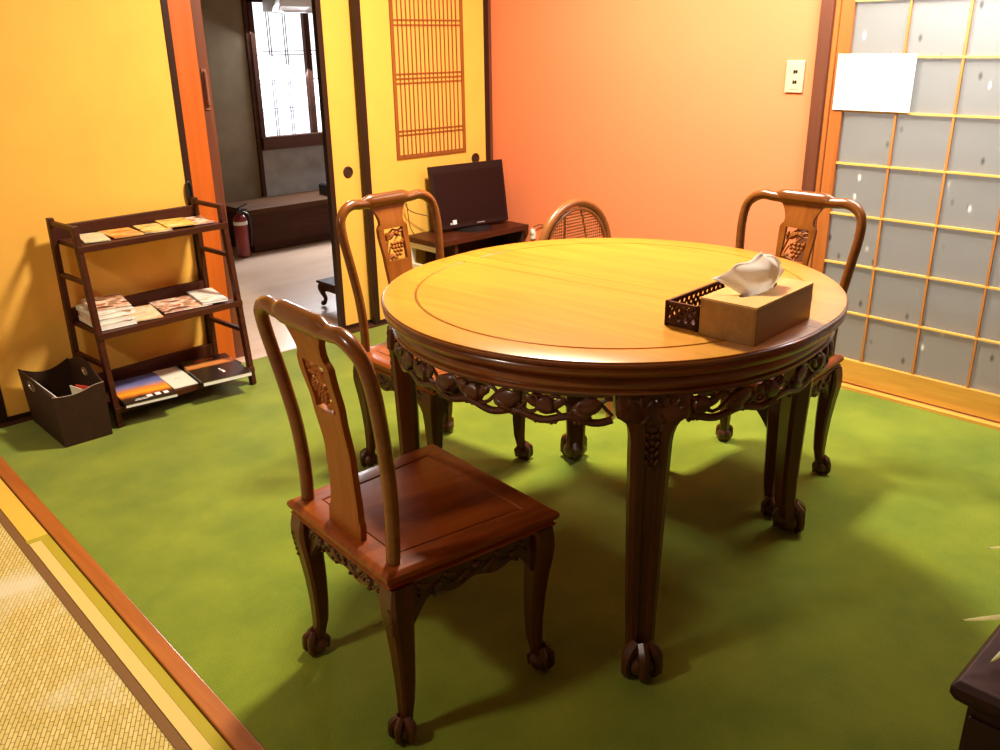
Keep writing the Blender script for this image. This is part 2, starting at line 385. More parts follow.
# orange wall, with the opening for the glass door left free
m = MB(); m.bx(WX, WX+.08, 1.70, BY+.1, -.01, CZ); m.bx(WX, WX+.08, -.42, 1.70, 1.86, CZ); m.bx(WX, WX+.08, -2.5, -.42, -.01, CZ)
struct(m.build('wall_right', MT['orange_wall'], smooth=0), 'orange plaster wall between the sliding doors and the glass door', 'wall')
# wall above and beside the sliding doors
m = MB(); m.bx(-3.0, 3.4, BY+.02, BY+.12, 1.90, CZ); m.bx(-3.0, .70, BY+.03, BY+.10, 0, 1.90)
struct(m.build('wall_back', MT['white_wall'], smooth=0), 'wall over the sliding doors', 'wall')
struct(MB().bx(.64, 3.32, BY-.02, BY+.12, 1.84, 1.90).build('trim_1', MT['post_brown'], smooth=0), 'dark lintel above the sliding doors', 'trim')
# threshold in front of / under the doors
m = MB(); m.bx(.62, 1.722, BY-.04, BY+.10, -.012, .004); m.bx(2.31, 3.32, BY-.04, BY+.10, -.012, .004)
struct(m.build('trim_12', MT['hall_dark'], smooth=0), 'dark sill under the closed sliding doors', 'trim')
m = MB(); m.bx(1.722, 2.31, BY-.04, BY+.10, -.012, .003)
struct(m.build('trim_2', MT['hall_floor'], smooth=0), 'wooden threshold rail under the sliding doors', 'trim')

# carpet
m = MB()
m.loft([[(x_, y_, z_) for x_, y_ in ((.6536, 3.488), (3.305, 3.488), (3.305, -2.4), (.5270, -2.4))] for z_ in (-.012, .0)])
tag(m.build('carpet', MT['carpet'], smooth=0), 'plush green carpet covering the dining room floor under the round table', 'carpet')

# kerb and hallway strips on the left (slightly turned like in the photo: 1.1 degrees)
def lx(x, y): return x + (y-1.4)*.0215     # all strips run along this line
def strip(x0, x1, y0, y1, z0, z1):
    m_ = MB()
    lp = lambda z: [(lx(x0, y0), y0, z), (lx(x1, y0), y0, z), (lx(x1, y1), y1, z), (lx(x0, y1), y1, z)]
    return m_.loft([lp(z0), lp(z1)])
struct(strip(.565, .609, -2.4, 3.46, -.012, .006).build('trim_3', MT['kerb'], smooth=0, bevel=.003), 'reddish wooden kerb along the edge of the green carpet', 'trim')
# L-shaped olive border around a pale yellow mat
yc = 2.55
m = strip(.535, .561, -2.4, yc-.0, -.012, .001)
m.add(*(lambda s: (s.v, s.f))(strip(.488, .535, yc-.022, yc, -.012, .001)))
matp = thing('floor_mat', 'pale yellow mat strip with olive border beside the wooden kerb', 'mat', (0, 0, 0))
m.build('olive_border', MT['olive_trim'], matp, smooth=0)
strip(.503, .535, -2.4, yc-.022, -.012, .0).build('mat_surface', MT['yellow_mat'], matp, smooth=0)
tag(strip(.503, .561, yc+.002, 3.44, -.012, .0).build('floor_board', MT['yellow_board'], smooth=0), 'deep yellow board filling the corner by the left wall and kerb', 'board')
tm = thing('tatami_mat', 'woven straw tatami mat with brown cloth edging at lower left', 'tatami mat', (0, 0, 0))
strip(.478, .500, -2.4, 3.44, -.012, .002).build('cloth_edging', MT['brown_tape'], tm, smooth=0)
strip(-.42, .478, -2.4, 3.44, -.012, .0).build('woven_surface', MT['tatami'], tm, smooth=0)

# ---------------- sliding doors (fusuma)
def fusuma(name, x0, x1, y, label, stile=.028, top=1.84):
    o = thing(name, label, 'sliding door', ((x0+x1)/2, y, 0)); struct(o)
    w_ = (x1-x0)/2
    MB().bx(-w_+stile*.9, w_-stile*.9, -.012, .012, .02, top-.02).build('paper_panel', MT['fusuma'], o, smooth=0)
    f = MB(); f.bx(-w_, -w_+stile, -.016, .016, .004, top); f.bx(w_-stile, w_, -.016, .016, .004, top)
    f.bx(-w_+stile, w_-stile, -.016, .016, .004, .022); f.bx(-w_+stile, w_-stile, -.016, .016, top-.022, top)
    f.build('lacquer_frame', MT['black_lacquer'], o, smooth=0, bevel=.002)
    return o
d1 = fusuma('door_1', .735, 1.622, BY+.012, 'yellow sliding door behind the magazine shelf')
# oval pull ring standing proud on its right stile
m = MB(); m.tube([(.4295, -.022+.0*k, .775+.040*math.sin(2*PI*k/20)) if False else (.422+.011*math.cos(2*PI*k/20), -.024, .775+.042*math.sin(2*PI*k/20)) for k in range(20)], .005, 8, closed=True)
m.box((.422, -.018, .775), (.022, .006, .07))
m.build('pull_handle', MT['black'], d1)
d2 = fusuma('door_2', 2.305, 3.10, BY+.040, 'narrow visible yellow sliding door at the hall opening')
d3 = fusuma('door_3', 2.478, 3.300, BY-.006, 'yellow sliding door with the wooden lattice window', stile=.033)
def pull(o, x, z, y):
    h = MB(); n = 20
    def ringl(r, yy): return [(x+r*math.cos(2*PI*k/n), yy, z+r*math.sin(2*PI*k/n)) for k in range(n)]
    h.loft([ringl(.027, y), ringl(.027, y-.005), ringl(.022, y-.007), ringl(.019, y-.003), ringl(.008, y-.002)])
    h.build('round_pull', MT['hall_dark'], o)
pull(d2, 2.413-2.7025, .768, -.011)
pull(d3, 3.191-2.889, .764, -.011)
# lattice window in door_3 (local x relative to 2.889)
lx0, lx1, lz0, lz1 = 2.672-2.889, 3.122-2.889, .806, 1.64
MB().bx(lx0, lx1, -.0135, -.0125, lz0, lz1).build('lattice_paper', MT['fusuma_back'], d3, smooth=0)
f = MB(); t = .018
f.bx(lx0, lx1, -.021, -.012, lz0, lz0+t); f.bx(lx0, lx1, -.021, -.012, lz1-t, lz1); f.bx(lx0, lx0+t, -.021, -.012, lz0+t, lz1-t); f.bx(lx1-t, lx1, -.021, -.012, lz0+t, lz1-t)
f.build('lattice_frame', MT['lattice'], d3, smooth=0, bevel=.001)
f = MB(); n = 15
for k in range(1, n+1):
    x = lx0+t + (lx1-lx0-2*t)*k/(n+1); f.bx(x-.0028, x+.0028, -.018, -.013, lz0+t, lz1-t)
for z in (.918, .937, 1.158, 1.179, 1.200, 1.418, 1.440): f.bx(lx0+t, lx1-t, -.0185, -.0135, z-.003, z+.003)
f.build('lattice_bars', MT['lattice'], d3, smooth=0)

# posts
struct(MB().bx(1.622, 1.722, BY+.010, BY+.075, -.012, 1.86).build('trim_4', MT['post_orange'], smooth=0, bevel=.003), 'bright orange wooden post left of the hall opening', 'post')
struct(MB().bx(1.722, 1.775, BY+.030, BY+.10, -.012, 1.86).build('trim_5', MT['post_brown'], smooth=0, bevel=.003), 'dark brown door jamb beside the orange post', 'post')
struct(MB().bx(3.300, 3.320, BY-.020, BY+.03, -.012, 1.86).build('trim_6', MT['post_brown'], smooth=0, bevel=.002), 'dark corner post between the yellow door and orange wall', 'post')
hk = MB(); hk.tube([(1.748, BY+.022, 1.24), (1.748, BY+.012, 1.235), (1.748, BY+.012, 1.11), (1.748, BY+.022, 1.105)], .006, 8); hk.box((1.748, BY+.027, 1.17), (.02, .006, .16))
tag(hk.build('door_latch', plain('dull_rose_metal', (.24, .10, .07), .4)), 'small rose-brown latch bar on the dark jamb of the hall opening', 'latch')

# ---------------- glass door on the right
struct(MB().bx(WX-.030, WX+.06, 1.655, 1.705, -.012, 1.86).build('trim_7', MT['post_brown'], smooth=0, bevel=.003), 'dark red-brown door post at the edge of the orange wall', 'post')
struct(MB().bx(WX-.016, WX+.04, 1.636, 1.655, -.012, 1.86).build('trim_8', MT['door_frame'], smooth=0, bevel=.002), 'orange-brown jamb strip beside the glass door', 'post')
struct(MB().bx(WX-.035, WX+.07, -.42, 1.655, -.012, .014).build('trim_9', MT['shoji_wood'], smooth=0, bevel=.002), 'pale wooden threshold under the glass door', 'trim')
struct(MB().bx(WX-.03, WX+.07, -.42, 1.70, 1.83, 1.90).build('trim_10', MT['door_frame'], smooth=0), 'lintel over the glass door', 'trim')
def shoji(name, y1, ncol, x, label):
    o = thing(name, label, 'sliding door', (x, y1, 0)); struct(o)
    sp, bz = .2015, .117; sw = .048
    W = sw*2 + sp*ncol
    f = MB(); f.bx(-.014, .014, -sw, 0, .018, 1.82); f.bx(-.014, .014, -W, -W+sw, .018, 1.82)
    f.build('stile', MT['door_frame'], o, smooth=0, bevel=.0015)
    MB().bx(-.014, .014, -W+sw, -sw, .020, bz).build('bottom_rail', MT['shoji_wood'], o, smooth=0, bevel=.002)
    MB().bx(-.014, .014, -W+sw, -sw, 1.78, 1.82).build('top_rail', MT['shoji_wood'], o, smooth=0, bevel=.002)
    MB().bx(.002, .006, -W+sw, -sw, bz, 1.78).build('frosted_pane', MT['frosted'], o, smooth=0)
    f = MB()
    for k in range(1, ncol): f.bx(-.010, .001, -sw-sp*k-.004, -sw-sp*k+.004, bz, 1.78)
    f.build('upright_bars', MT['shoji_bar_v'], o, smooth=0)
    f = MB()
    for k in range(1, 9):
        z = bz+.1915*k
        if z < 1.76: f.bx(-.0112, .001, -W+sw, -sw, z-.0035, z+.0035)
    f.build('cross_bars', MT['shoji_bar_h'], o, smooth=0)
    return o
shoji('door_4', 1.634, 4, WX+.006, 'frosted glass lattice door with the white notice')
shoji('door_5', .74, 5, WX+.038, 'second frosted glass lattice door running out of view')

# corridor behind the glass doors
m = MB(); m.bx(WX+.08, 4.75, -2.0, 3.0, -.06, -.012)
struct(m.build('floor_corridor', wood('corridor_boards', (.34, .17, .085), (.46, .25, .13), .3, (12, 3, 12), .2), smooth=0), 'brown boarded corridor floor behind the frosted glass', 'floor')
m = MB(); m.bx(4.75, 4.82, -2.0, 3.0, -.06, .55); m.bx(4.75, 4.82, -2.0, 3.0, 2.2, 2.4); m.bx(WX+.08, 4.82, 3.0, 3.06, -.06, 2.4); m.bx(WX+.08, 4.82, -2.06, -2.0, -.06, 2.4); m.bx(WX+.08, 4.82, -2.0, 3.0, 2.4, 2.44)
m.bx(4.75, 4.82, -2.0, 3.0, .55, 2.2)
struct(m.build('wall_corridor', plain('corridor_plaster', (.66, .65, .58), .8), smooth=0), 'pale corridor wall seen dimly through frosted glass', 'wall')

# ---------------- hall seen through the opening
HB = 5.90
m = MB(); m.bx(.9, 4.70, BY+.10, HB+.02, -.06, -.006)
struct(m.build('floor_hall', MT['hall_floor'], smooth=0), 'pale wooden hall floor beyond the opening', 'floor')
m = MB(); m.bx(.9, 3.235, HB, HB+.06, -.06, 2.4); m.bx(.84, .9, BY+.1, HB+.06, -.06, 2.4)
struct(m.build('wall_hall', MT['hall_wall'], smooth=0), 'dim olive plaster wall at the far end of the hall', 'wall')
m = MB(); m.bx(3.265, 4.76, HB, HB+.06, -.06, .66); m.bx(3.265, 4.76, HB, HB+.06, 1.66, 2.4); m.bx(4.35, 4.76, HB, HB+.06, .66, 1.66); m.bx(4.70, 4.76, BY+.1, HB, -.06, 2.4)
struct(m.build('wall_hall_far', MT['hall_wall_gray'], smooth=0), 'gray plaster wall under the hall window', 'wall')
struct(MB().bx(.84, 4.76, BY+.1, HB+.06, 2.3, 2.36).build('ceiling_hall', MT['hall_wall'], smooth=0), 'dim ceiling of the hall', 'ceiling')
struct(MB().bx(3.235, 3.265, HB-.02, HB+.05, -.012, 2.3).build('trim_11', MT['hall_dark'], smooth=0), 'dark post at the left edge of the hall window', 'post')
win = thing('window_1', 'bright daylit window with thin muntins at the far end of the hall', 'window', (3.3, HB, .66)); struct(win)
MB().bx(.0, 1.05, .030, .036, .06, 1.0).build('daylit_pane', MT['window_light'], win, smooth=0)
f = MB(); f.bx(-.035, .0, -.03, .05, .0, 1.02); f.bx(1.05, 1.085, -.03, .05, .0, 1.02); f.bx(-.035, 1.085, -.03, .05, .96, 1.02); f.bx(.41, .455, -.008, .03, .06, .96)
f.build('window_frame', MT['hall_dark'], win, smooth=0)
MB().bx(-.035, 1.085, -.05, .05, -.03, .06).build('window_sill', MT['hall_dark'], win, smooth=0)
f = MB()
for x in (.128, .146, .258, .276, .60, .618): f.bx(x-.0035, x+.0035, .022, .029, .06, .96)
for z in (.225, .250, .420, .445, .615, .64): f.bx(0, 1.05, .022, .0285, z-.003, z+.003)
f.build('muntins', plain('gray_muntin', (.40, .42, .48), .6), win, smooth=0)

# ================================================================== CHAIRS
def claw_foot(c, out, r=.026, toes=3):
    """ball gripped by claws; out = unit horizontal direction the foot points to"""
    b = MB(); c = Vector(c); out = Vector(out).normalized(); side = Vector((-out.y, out.x, 0))
    b.ell((c.x, c.y, r*.92), (r*.98, r*.98, r*.92), n=14, m=9)
    for k in range(-1, toes-1):
        a = k*R(58); d = out*math.cos(a)+side*math.sin(a)
        pts = spline([c+d*r*.35+Vector((0, 0, r*2.15)), c+d*r*.85+Vector((0, 0, r*1.75)), c+d*r*1.08+Vector((0, 0, r*1.05)), c+d*r*.98+Vector((0, 0, r*.42)), c+d*r*.72+Vector((0, 0, r*.12))], 3)
        b.tube(pts, [r*(.36-.20*i/(len(pts)-1)) + (r*.07 if i in (3, 4, 8) else 0) for i in range(len(pts))], 7)
    d = -out
    b.tube([c+d*r*.3+Vector((0, 0, r*2.1)), c+d*r*.95+Vector((0, 0, r*1.3)), c+d*r*.9+Vector((0, 0, r*.4))], [r*.34, r*.3, r*.18], 7)
    return b

def chair_parts(t):
    # seat: moulded trapezoid frame with sunk panel
    def trap(o, z):
        xr, xf_, yr, yf = -.215-o, .199+o, .200+o, .228+o; z = z+.013
        return [(xr, -yr, z), (xf_, -yf, z), (xf_, yf, z), (xr, yr, z)]
    prof = [(-.022, .352), (-.008, .354), (-.004, .362), (-.010, .366), (-.004, .371), (.0, .378), (.0, .386), (-.006, .392), (-.012, .395), (-.055, .395), (-.058, .3915)]
    s = MB().loft([trap(o, z) for o, z in prof])
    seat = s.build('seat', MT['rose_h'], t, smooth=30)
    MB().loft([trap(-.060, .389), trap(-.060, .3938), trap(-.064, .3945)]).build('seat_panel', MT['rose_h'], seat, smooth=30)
    # legs with claw feet
    K = {}
    for sx, sy in ((-1, -1), (-1, 1), (1, -1), (1, 1)):
        cx, cy = (-.176, .176*sy) if sx < 0 else (.160, .193*sy)
        out = Vector((sx*.75, sy*.85, 0)).normalized()
        if sx < 0: out = Vector((-.85, sy*.45, 0)).normalized()
        loops = []
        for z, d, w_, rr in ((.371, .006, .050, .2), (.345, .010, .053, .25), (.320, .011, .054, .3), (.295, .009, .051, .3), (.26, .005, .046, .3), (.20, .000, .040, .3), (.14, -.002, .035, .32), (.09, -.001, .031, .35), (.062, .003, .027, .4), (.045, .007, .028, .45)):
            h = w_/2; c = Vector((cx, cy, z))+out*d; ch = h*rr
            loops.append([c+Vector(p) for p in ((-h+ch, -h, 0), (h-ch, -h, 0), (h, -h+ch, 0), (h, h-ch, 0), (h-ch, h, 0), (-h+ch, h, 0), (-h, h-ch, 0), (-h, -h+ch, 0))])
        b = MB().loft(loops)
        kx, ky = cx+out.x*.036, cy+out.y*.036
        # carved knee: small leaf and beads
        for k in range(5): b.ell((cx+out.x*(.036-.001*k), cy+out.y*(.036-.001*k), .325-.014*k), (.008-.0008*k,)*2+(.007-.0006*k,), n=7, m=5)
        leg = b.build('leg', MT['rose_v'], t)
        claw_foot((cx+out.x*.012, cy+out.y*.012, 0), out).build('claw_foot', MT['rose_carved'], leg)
        K[(sx, sy)] = (cx, cy)
    # aprons: carved boards with shaped lower edge
    rnd = random.Random(3)
    for a, b_ in (((-1, -1), (-1, 1)), ((1, -1), (1, 1)), ((-1, -1), (1, -1)), ((-1, 1), (1, 1))):
        p, q = Vector((*K[a], 0)), Vector((*K[b_], 0)); d = (q-p).normalized(); nrm = Vector((d.y, -d.x, 0))
        mid = (p+q)/2
        if nrm.dot(mid) < 0: nrm = -nrm
        L = (q-p).length; n = 28; m_ = MB(); topz = .369
        front, back = [], []
        for i in range(n+1):
            u = .02+(L-.04)*i/n; s_ = abs(2*i/n-1)
            zb = .317 - .006*math.cos(6*PI*i/n) - (.040*max(0, (s_-.74)/.26)**1.6)
            c = p+d*u
            front.append((c+nrm*.017, zb)); back.append((c+nrm*.003, zb))
        loops = []
        for (cf, zb), (cb, _) in zip(front, back):
            loops.append([Vector((cf.x, cf.y, topz)), Vector((cf.x, cf.y, zb)), Vector((cb.x, cb.y, zb)), Vector((cb.x, cb.y, topz))])
        m_.loft(loops)
        # relief leaves, fruits and a vine
        rot = Matrix((d, nrm, Vector((0, 0, 1)))).transposed()
        cnt = 9
        for k in range(cnt):
            u = .045+(L-.09)*k/(cnt-1); c = p+d*u+nrm*.018; z = .343+.006*(-1)**k
            if k % 3 == 1: m_.ell((c.x, c.y, z), (.010, .008, .009), rot, n=8, m=6)
            else: m_.ell((c.x, c.y, z), (.020, .006, .0075), rot @ RY(R(34*(-1)**k)), n=8, m=5)
            for e in range(2): 
                cc = c+d*rnd.uniform(-.014, .014); m_.ell((cc.x, cc.y, z-.013-.004*e), (.0045, .006, .0045), rot, n=6, m=4)
        vine = [p+d*(.03+(L-.06)*i/24)+nrm*.018+Vector((0, 0, .340+.011*math.sin(i*1.55))) for i in range(25)]
        m_.tube(vine, .0028, 6)
        m_.build('carved_apron', MT['rose_carved'], t)
    # uprights bending into the arched shoulders
    for s_ in (-1, 1):
        pts = spline([(-.180, .168*s_, .388), (-.178, .170*s_, .48), (-.183, .177*s_, .58), (-.197, .188*s_, .68), (-.214, .197*s_, .77), (-.226, .193*s_, .825), (-.233, .172*s_, .853), (-.236, .140*s_, .866), (-.237, .108*s_, .864), (-.237, .080*s_, .863), (-.237, .05*s_, .864)], 5)
        rad = [.0142]*25 + [.0142+.0003*min(i, 6) for i in range(len(pts)-25)]
        MB().tube(pts, rad, 12, ref=(1, 0, 0)).build('back_post', MT['rail'], t, smooth=60)
    # crest rail: raised centre, rounded, flowing into the shoulders
    loops = []
    for i in range(25):
        y = -.112+.224*i/24; e = abs(y)/.112
        q_ = min(1, max(0, (1-e)/.42)); g_ = q_*q_*(3-2*q_); hz = .0110+.0092*g_; cz = .8655+.0012*g_; hx = .0110+.0068*g_; cx = -.238
        loops.append([(cx+math.cos(2*PI*k/18)*hx, y, cz+math.sin(2*PI*k/18)*hz+(.003*math.sin(2*PI*k/18) *g_)) for k in range(18)])
    cr = MB().loft(loops)
    cr.build('crest_rail', MT['rail'], t, smooth=60)
    # splat with pierced carved window
    def bx_(z):   # centre line of the back in x
        P = [(.39, -.180), (.48, -.176), (.58, -.181), (.68, -.197), (.77, -.216), (.86, -.236)]
        for (z0, x0), (z1, x1) in zip(P, P[1:]):
            if z <= z1: u = (z-z0)/(z1-z0); u = u*u*(3-2*u)*.5+u*.5; return x0+(x1-x0)*u
        return P[-1][1]
    def hw(z):
        P = [(.39, .062), (.448, .062), (.442, .056), (.50, .050), (.60, .049), (.68, .054), (.75, .060), (.778, .060), (.786, .056), (.792, .049), (.806, .0475), (.825, .054), (.845, .066), (.858, .078)]
        for (z0, x0), (z1, x1) in zip(P, P[1:]):
            if z <= z1: return x0+(x1-x0)*(z-z0)/(z1-z0)
        return P[-1][1]
    H0, H1, HW, T = .676, .778, .039, .007
    sp = MB()
    def panel(z0, z1, fl, fr, n):
        loops = []
        for i in range(n+1):
            z = z0+(z1-z0)*i/n; x = bx_(z); a, b2 = fl(z), fr(z)
            loops.append([(x-T, a, z), (x+T, a, z), (x+T, b2, z), (x-T, b2, z)])
        sp.loft(loops)
    panel(.39, H0, lambda z: -hw(z), hw, 24); panel(H1, .858, lambda z: -hw(z), hw, 16)
    panel(H0, H1, lambda z: -hw(z), lambda z: -HW, 8); panel(H0, H1, lambda z: HW, hw, 8)
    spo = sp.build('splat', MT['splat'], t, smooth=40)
    cv = MB()
    XF = lambda y, z, o=0: (bx_(z)+o, y, z)
    cv.tube([XF(y, z) for y, z in ((-.039, .70), (-.028, .735), (-.016, .762), (.002, .772), (.02, .766), (.039, .772))], .0035, 6)
    cv.tube([XF(y, z) for y, z in ((-.02, .676), (-.030, .70), (-.02, .72), (-.004, .728), (.014, .748), (.039, .752))], .003, 6)
    for y, z, a, L_, W_ in ((-.012, .752, 30, .017, .011), (.014, .757, -25, .014, .009), (-.029, .752, 80, .015, .006), (-.027, .690, 20, .016, .009), (.031, .727, 75, .014, .006), (-.008, .685, -15, .013, .007), (.030, .765, 10, .009, .007)):
        cv.ell(XF(y, z), (.0055, L_, W_), RX(R(a)), n=10, m=6)
        cv.tube([XF(y-L_*.9*math.cos(R(a)), z-L_*.9*math.sin(R(a)), .005), XF(y+L_*.9*math.cos(R(a)), z+L_*.9*math.sin(R(a)), .005)], .0012, 4)
    for row, cnt in ((0, 4), (1, 4), (2, 3), (3, 2)):
        for k in range(cnt): cv.ell(XF(.008+(k-(cnt-1)/2)*.0125, .727-.0118*row), (.0065, .0062, .0062), n=8, m=6)
    cv.build('carved_grapes', MT['splat'], spo)

chair0 = thing('carved_chair', 'carved rosewood chair nearest the viewer, red-brown seat tucked under the table', 'chair', (1.030, 1.337, 0), R(-4), 'carved rosewood chairs around the table')
chair_parts(chair0)
for loc, rz, lab in (((1.710, 2.062, 0), -87, 'carved rosewood chair at the back of the table, before the yellow lattice door'),
                     ((2.339, 1.320, 0), 180, 'carved rosewood chair right of the table, its arched back before the frosted glass door')):
    c = dup(chair0); c.location = loc; c.rotation_euler = (0, 0, R(rz)); c['label'] = lab

# rattan chair behind the table
rc = thing('rattan_chair', 'round-backed rattan cane chair behind the table by the orange wall', 'chair', (2.547, 2.070, 0), R(-90))
def oval(r, rz, x, n=40, cz=.555): return [(x-(math.sin(2*PI*k/n)*rz)*.02, r*math.cos(2*PI*k/n), cz+rz*math.sin(2*PI*k/n)) for k in range(n)]
bk = MB().tube(oval(.200, .200, -.165), .0165, 12, closed=True).build('back_rim', MT['cane_wood'], rc, smooth=60)
MB().tube(oval(.176, .176, -.158), .007, 8, closed=True).build('inner_rim', MT['cane_wood'], bk, smooth=60)
cp = MB(); cp.loft([oval(.176*k, .176*k, -.166) for k in (1, .75, .5, .25, .02)]); cp.build('cane_panel', MT['cane'], rc)
for y in (-.055, .055): MB().tube(spline([(-.168+.0165, y*1.1, .42), (-.160, y*1.25, .52), (-.166, y*1.15, .62), (-.182, y*.75, .74)], 5), .0045, 6).build('back_spindle', MT['cane_wood'], rc, smooth=60)
MB().lathe([(.14, .37), (.195, .372), (.205, .385), (.200, .398), (.17, .403), (.05, .404)], 28).build('seat', MT['cane_wood'], rc)
for sx, sy in ((-1, -1), (-1, 1), (1, -1), (1, 1)):
    MB().tube(spline([(.13*sx, .13*sy, .375), (.135*sx, .135*sy, .25), (.15*sx, .15*sy, .1), (.165*sx, .165*sy, .008)], 4), .014, 10).build('leg', MT['cane_wood'], rc, smooth=60)
for y in (-.08, .08): MB().tube([(-.165, y, .375), (-.165, y*1.05, .40)], .012, 8).build('back_stem', MT['cane_wood'], rc)

# ================================================================== TABLE
TB = thing('round_table', 'large round carved rosewood dining table with glare painted into its honey top', 'table', (1.675, 1.349, 0), R(6))
HL, RT, NA = .0325, .545, 48
def half(r, z, s):
    g = HL+.0014
    return [Vector((s*(g+r*math.cos(-PI/2+PI*k/NA)) , s*r*math.sin(-PI/2+PI*k/NA), z)) for k in range(NA+1)]
rimp = [(.500, .722), (.532, .723), (.541, .727), (.545, .733), (.545, .738), (.540, .7425), (.5395, .7445), (.545, .747), (.548, .751), (.547, .755), (.5425, .758), (.535, .758)]
topp = [(.5425, .7592), (.540, .7600), (.4685, .760), (.4665, .7572), (.4625, .7572), (.4605, .760), (.44, .7600)]
for s in (1, -1):
    rim = MB().loft([half(r, z, s) for r, z in rimp])
    h = rim.build('tabletop_half', MT['table_rim'], TB, smooth=40)
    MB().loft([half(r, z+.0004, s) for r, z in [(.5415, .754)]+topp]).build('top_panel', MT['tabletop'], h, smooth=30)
def leaf(r, z, e=0): return [Vector((-HL, -r, z)), Vector((HL, -r, z)), Vector((HL, r, z)), Vector((-HL, r, z))]
lf = MB().loft([leaf(r, z) for r, z in rimp]).build('table_leaf', MT['table_rim'], TB, smooth=40)
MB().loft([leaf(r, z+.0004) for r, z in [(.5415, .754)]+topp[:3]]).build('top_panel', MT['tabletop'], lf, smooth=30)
# capsule outline used by frieze and aprons: parameter a = direction angle
def cap_pt(a, r, z):
    c, s = math.cos(a), math.sin(a); return Vector(((HL if c > 0 else -HL)*min(1, abs(c)*6)+r*c, r*s, z))
N = 96
fr = [(.470, .722), (.512, .722), (.519, .716), (.524, .706), (.524, .698), (.520, .692), (.526, .690), (.526, .685), (.515, .683), (.470, .683)]
MB().loft([[cap_pt(2*PI*k/N, r, z) for r, z in fr] for k in range(N)], True, False, True).build('frieze', MT['table_rim'], TB, smooth=40)
LEGS = ((.405, .385), (-.366, .390), (-.380, -.352), (.410, -.355))
legs_a = [math.atan2(y, x) for x, y in LEGS]
for a, (lx_, ly_) in zip(legs_a, LEGS):
    out = Vector((math.cos(a), math.sin(a), 0)); side = Vector((-out.y, out.x, 0))
    base = Vector((lx_, ly_, 0))-out*.012
    b = MB(); loops = []
    for z, wt, wr, d in ((0.684, 0.156, 0.046, 0.01), (0.668, 0.156, 0.048, 0.012), (0.652, 0.154, 0.05, 0.013), (0.64, 0.152, 0.052, 0.013), (0.631, 0.146, 0.053, 0.012), (0.625, 0.128, 0.047, 0.012), (0.618, 0.11, 0.0487, 0.011), (0.608, 0.098, 0.0512, 0.01), (0.594, 0.09, 0.0538, 0.008), (0.575, 0.085, 0.0554, 0.006), (0.53, 0.083, 0.0554, 0.004), (0.45, 0.079, 0.0538, 0.002), (0.35, 0.074, 0.0521, 0), (0.25, 0.069, 0.0487, 0), (0.16, 0.064, 0.0454, 0.001), (0.1, 0.06, 0.0428, 0.004), (0.07, 0.06, 0.0428, 0.008), (0.05, 0.062, 0.0437, 0.012)):
        c = base+out*d; hw_, hr = wt/2, wr/2; ch = .18*min(wt, wr)
        loops.append([c+side*u+out*v+Vector((0, 0, z)) for u, v in ((-hw_+ch, -hr), (hw_-ch, -hr), (hw_, -hr+ch), (hw_, hr-ch), (hw_-ch, hr), (hw_*.35, hr), (hw_*.28, hr-.003), (-hw_*.28, hr-.003), (-hw_*.35, hr), (-hw_+ch, hr), (-hw_, hr-ch), (-hw_, -hr+ch))])
    b.loft(loops)
    # carved shoulder: scrolls, leaves, hanging beads down the front
    def SP(u, z, o=.0): return base+out*(.0345+o)+side*u+Vector((0, 0, z))
    rot = Matrix((side, out, Vector((0, 0, 1)))).transposed()
    for s in (-1, 1):
        b.tube([SP(s*(.036+.020*(1-k/14)*math.cos(k*.55)), .655+.020*(1-k/14)*math.sin(k*.55)) for k in range(14)], [.0045-.0002*k for k in range(14)], 6)
        for k in range(4):
            ang = R(20+38*k); b.ell(SP(s*(.030+.030*math.cos(ang)), .650+.022*math.sin(ang)-.004), (.013, .006, .0055), rot @ RY(-s*ang), n=8, m=5)
        b.ell(SP(s*.016, .628, .0), (.016, .006, .007), rot @ RY(s*R(50)), n=8, m=5)
    for k in range(7): b.ell(SP(0, .606-.0145*k, .001-.0012*k), (.0085-.0006*k, .006, .0075-.0003*k), rot, n=8, m=5)
    for s in (-1, 1):
        for k in range(4): b.ell(SP(s*.010, .594-.02*k, .000), (.0055, .005, .008), rot @ RY(s*R(30)), n=7, m=5)
    leg = b.build('leg', MT['rose_v'], TB)
    fc = base+out*.020
    claw_foot((fc.x, fc.y, 0), out, .040, 3).build('claw_foot', MT['rose_carved'], leg)
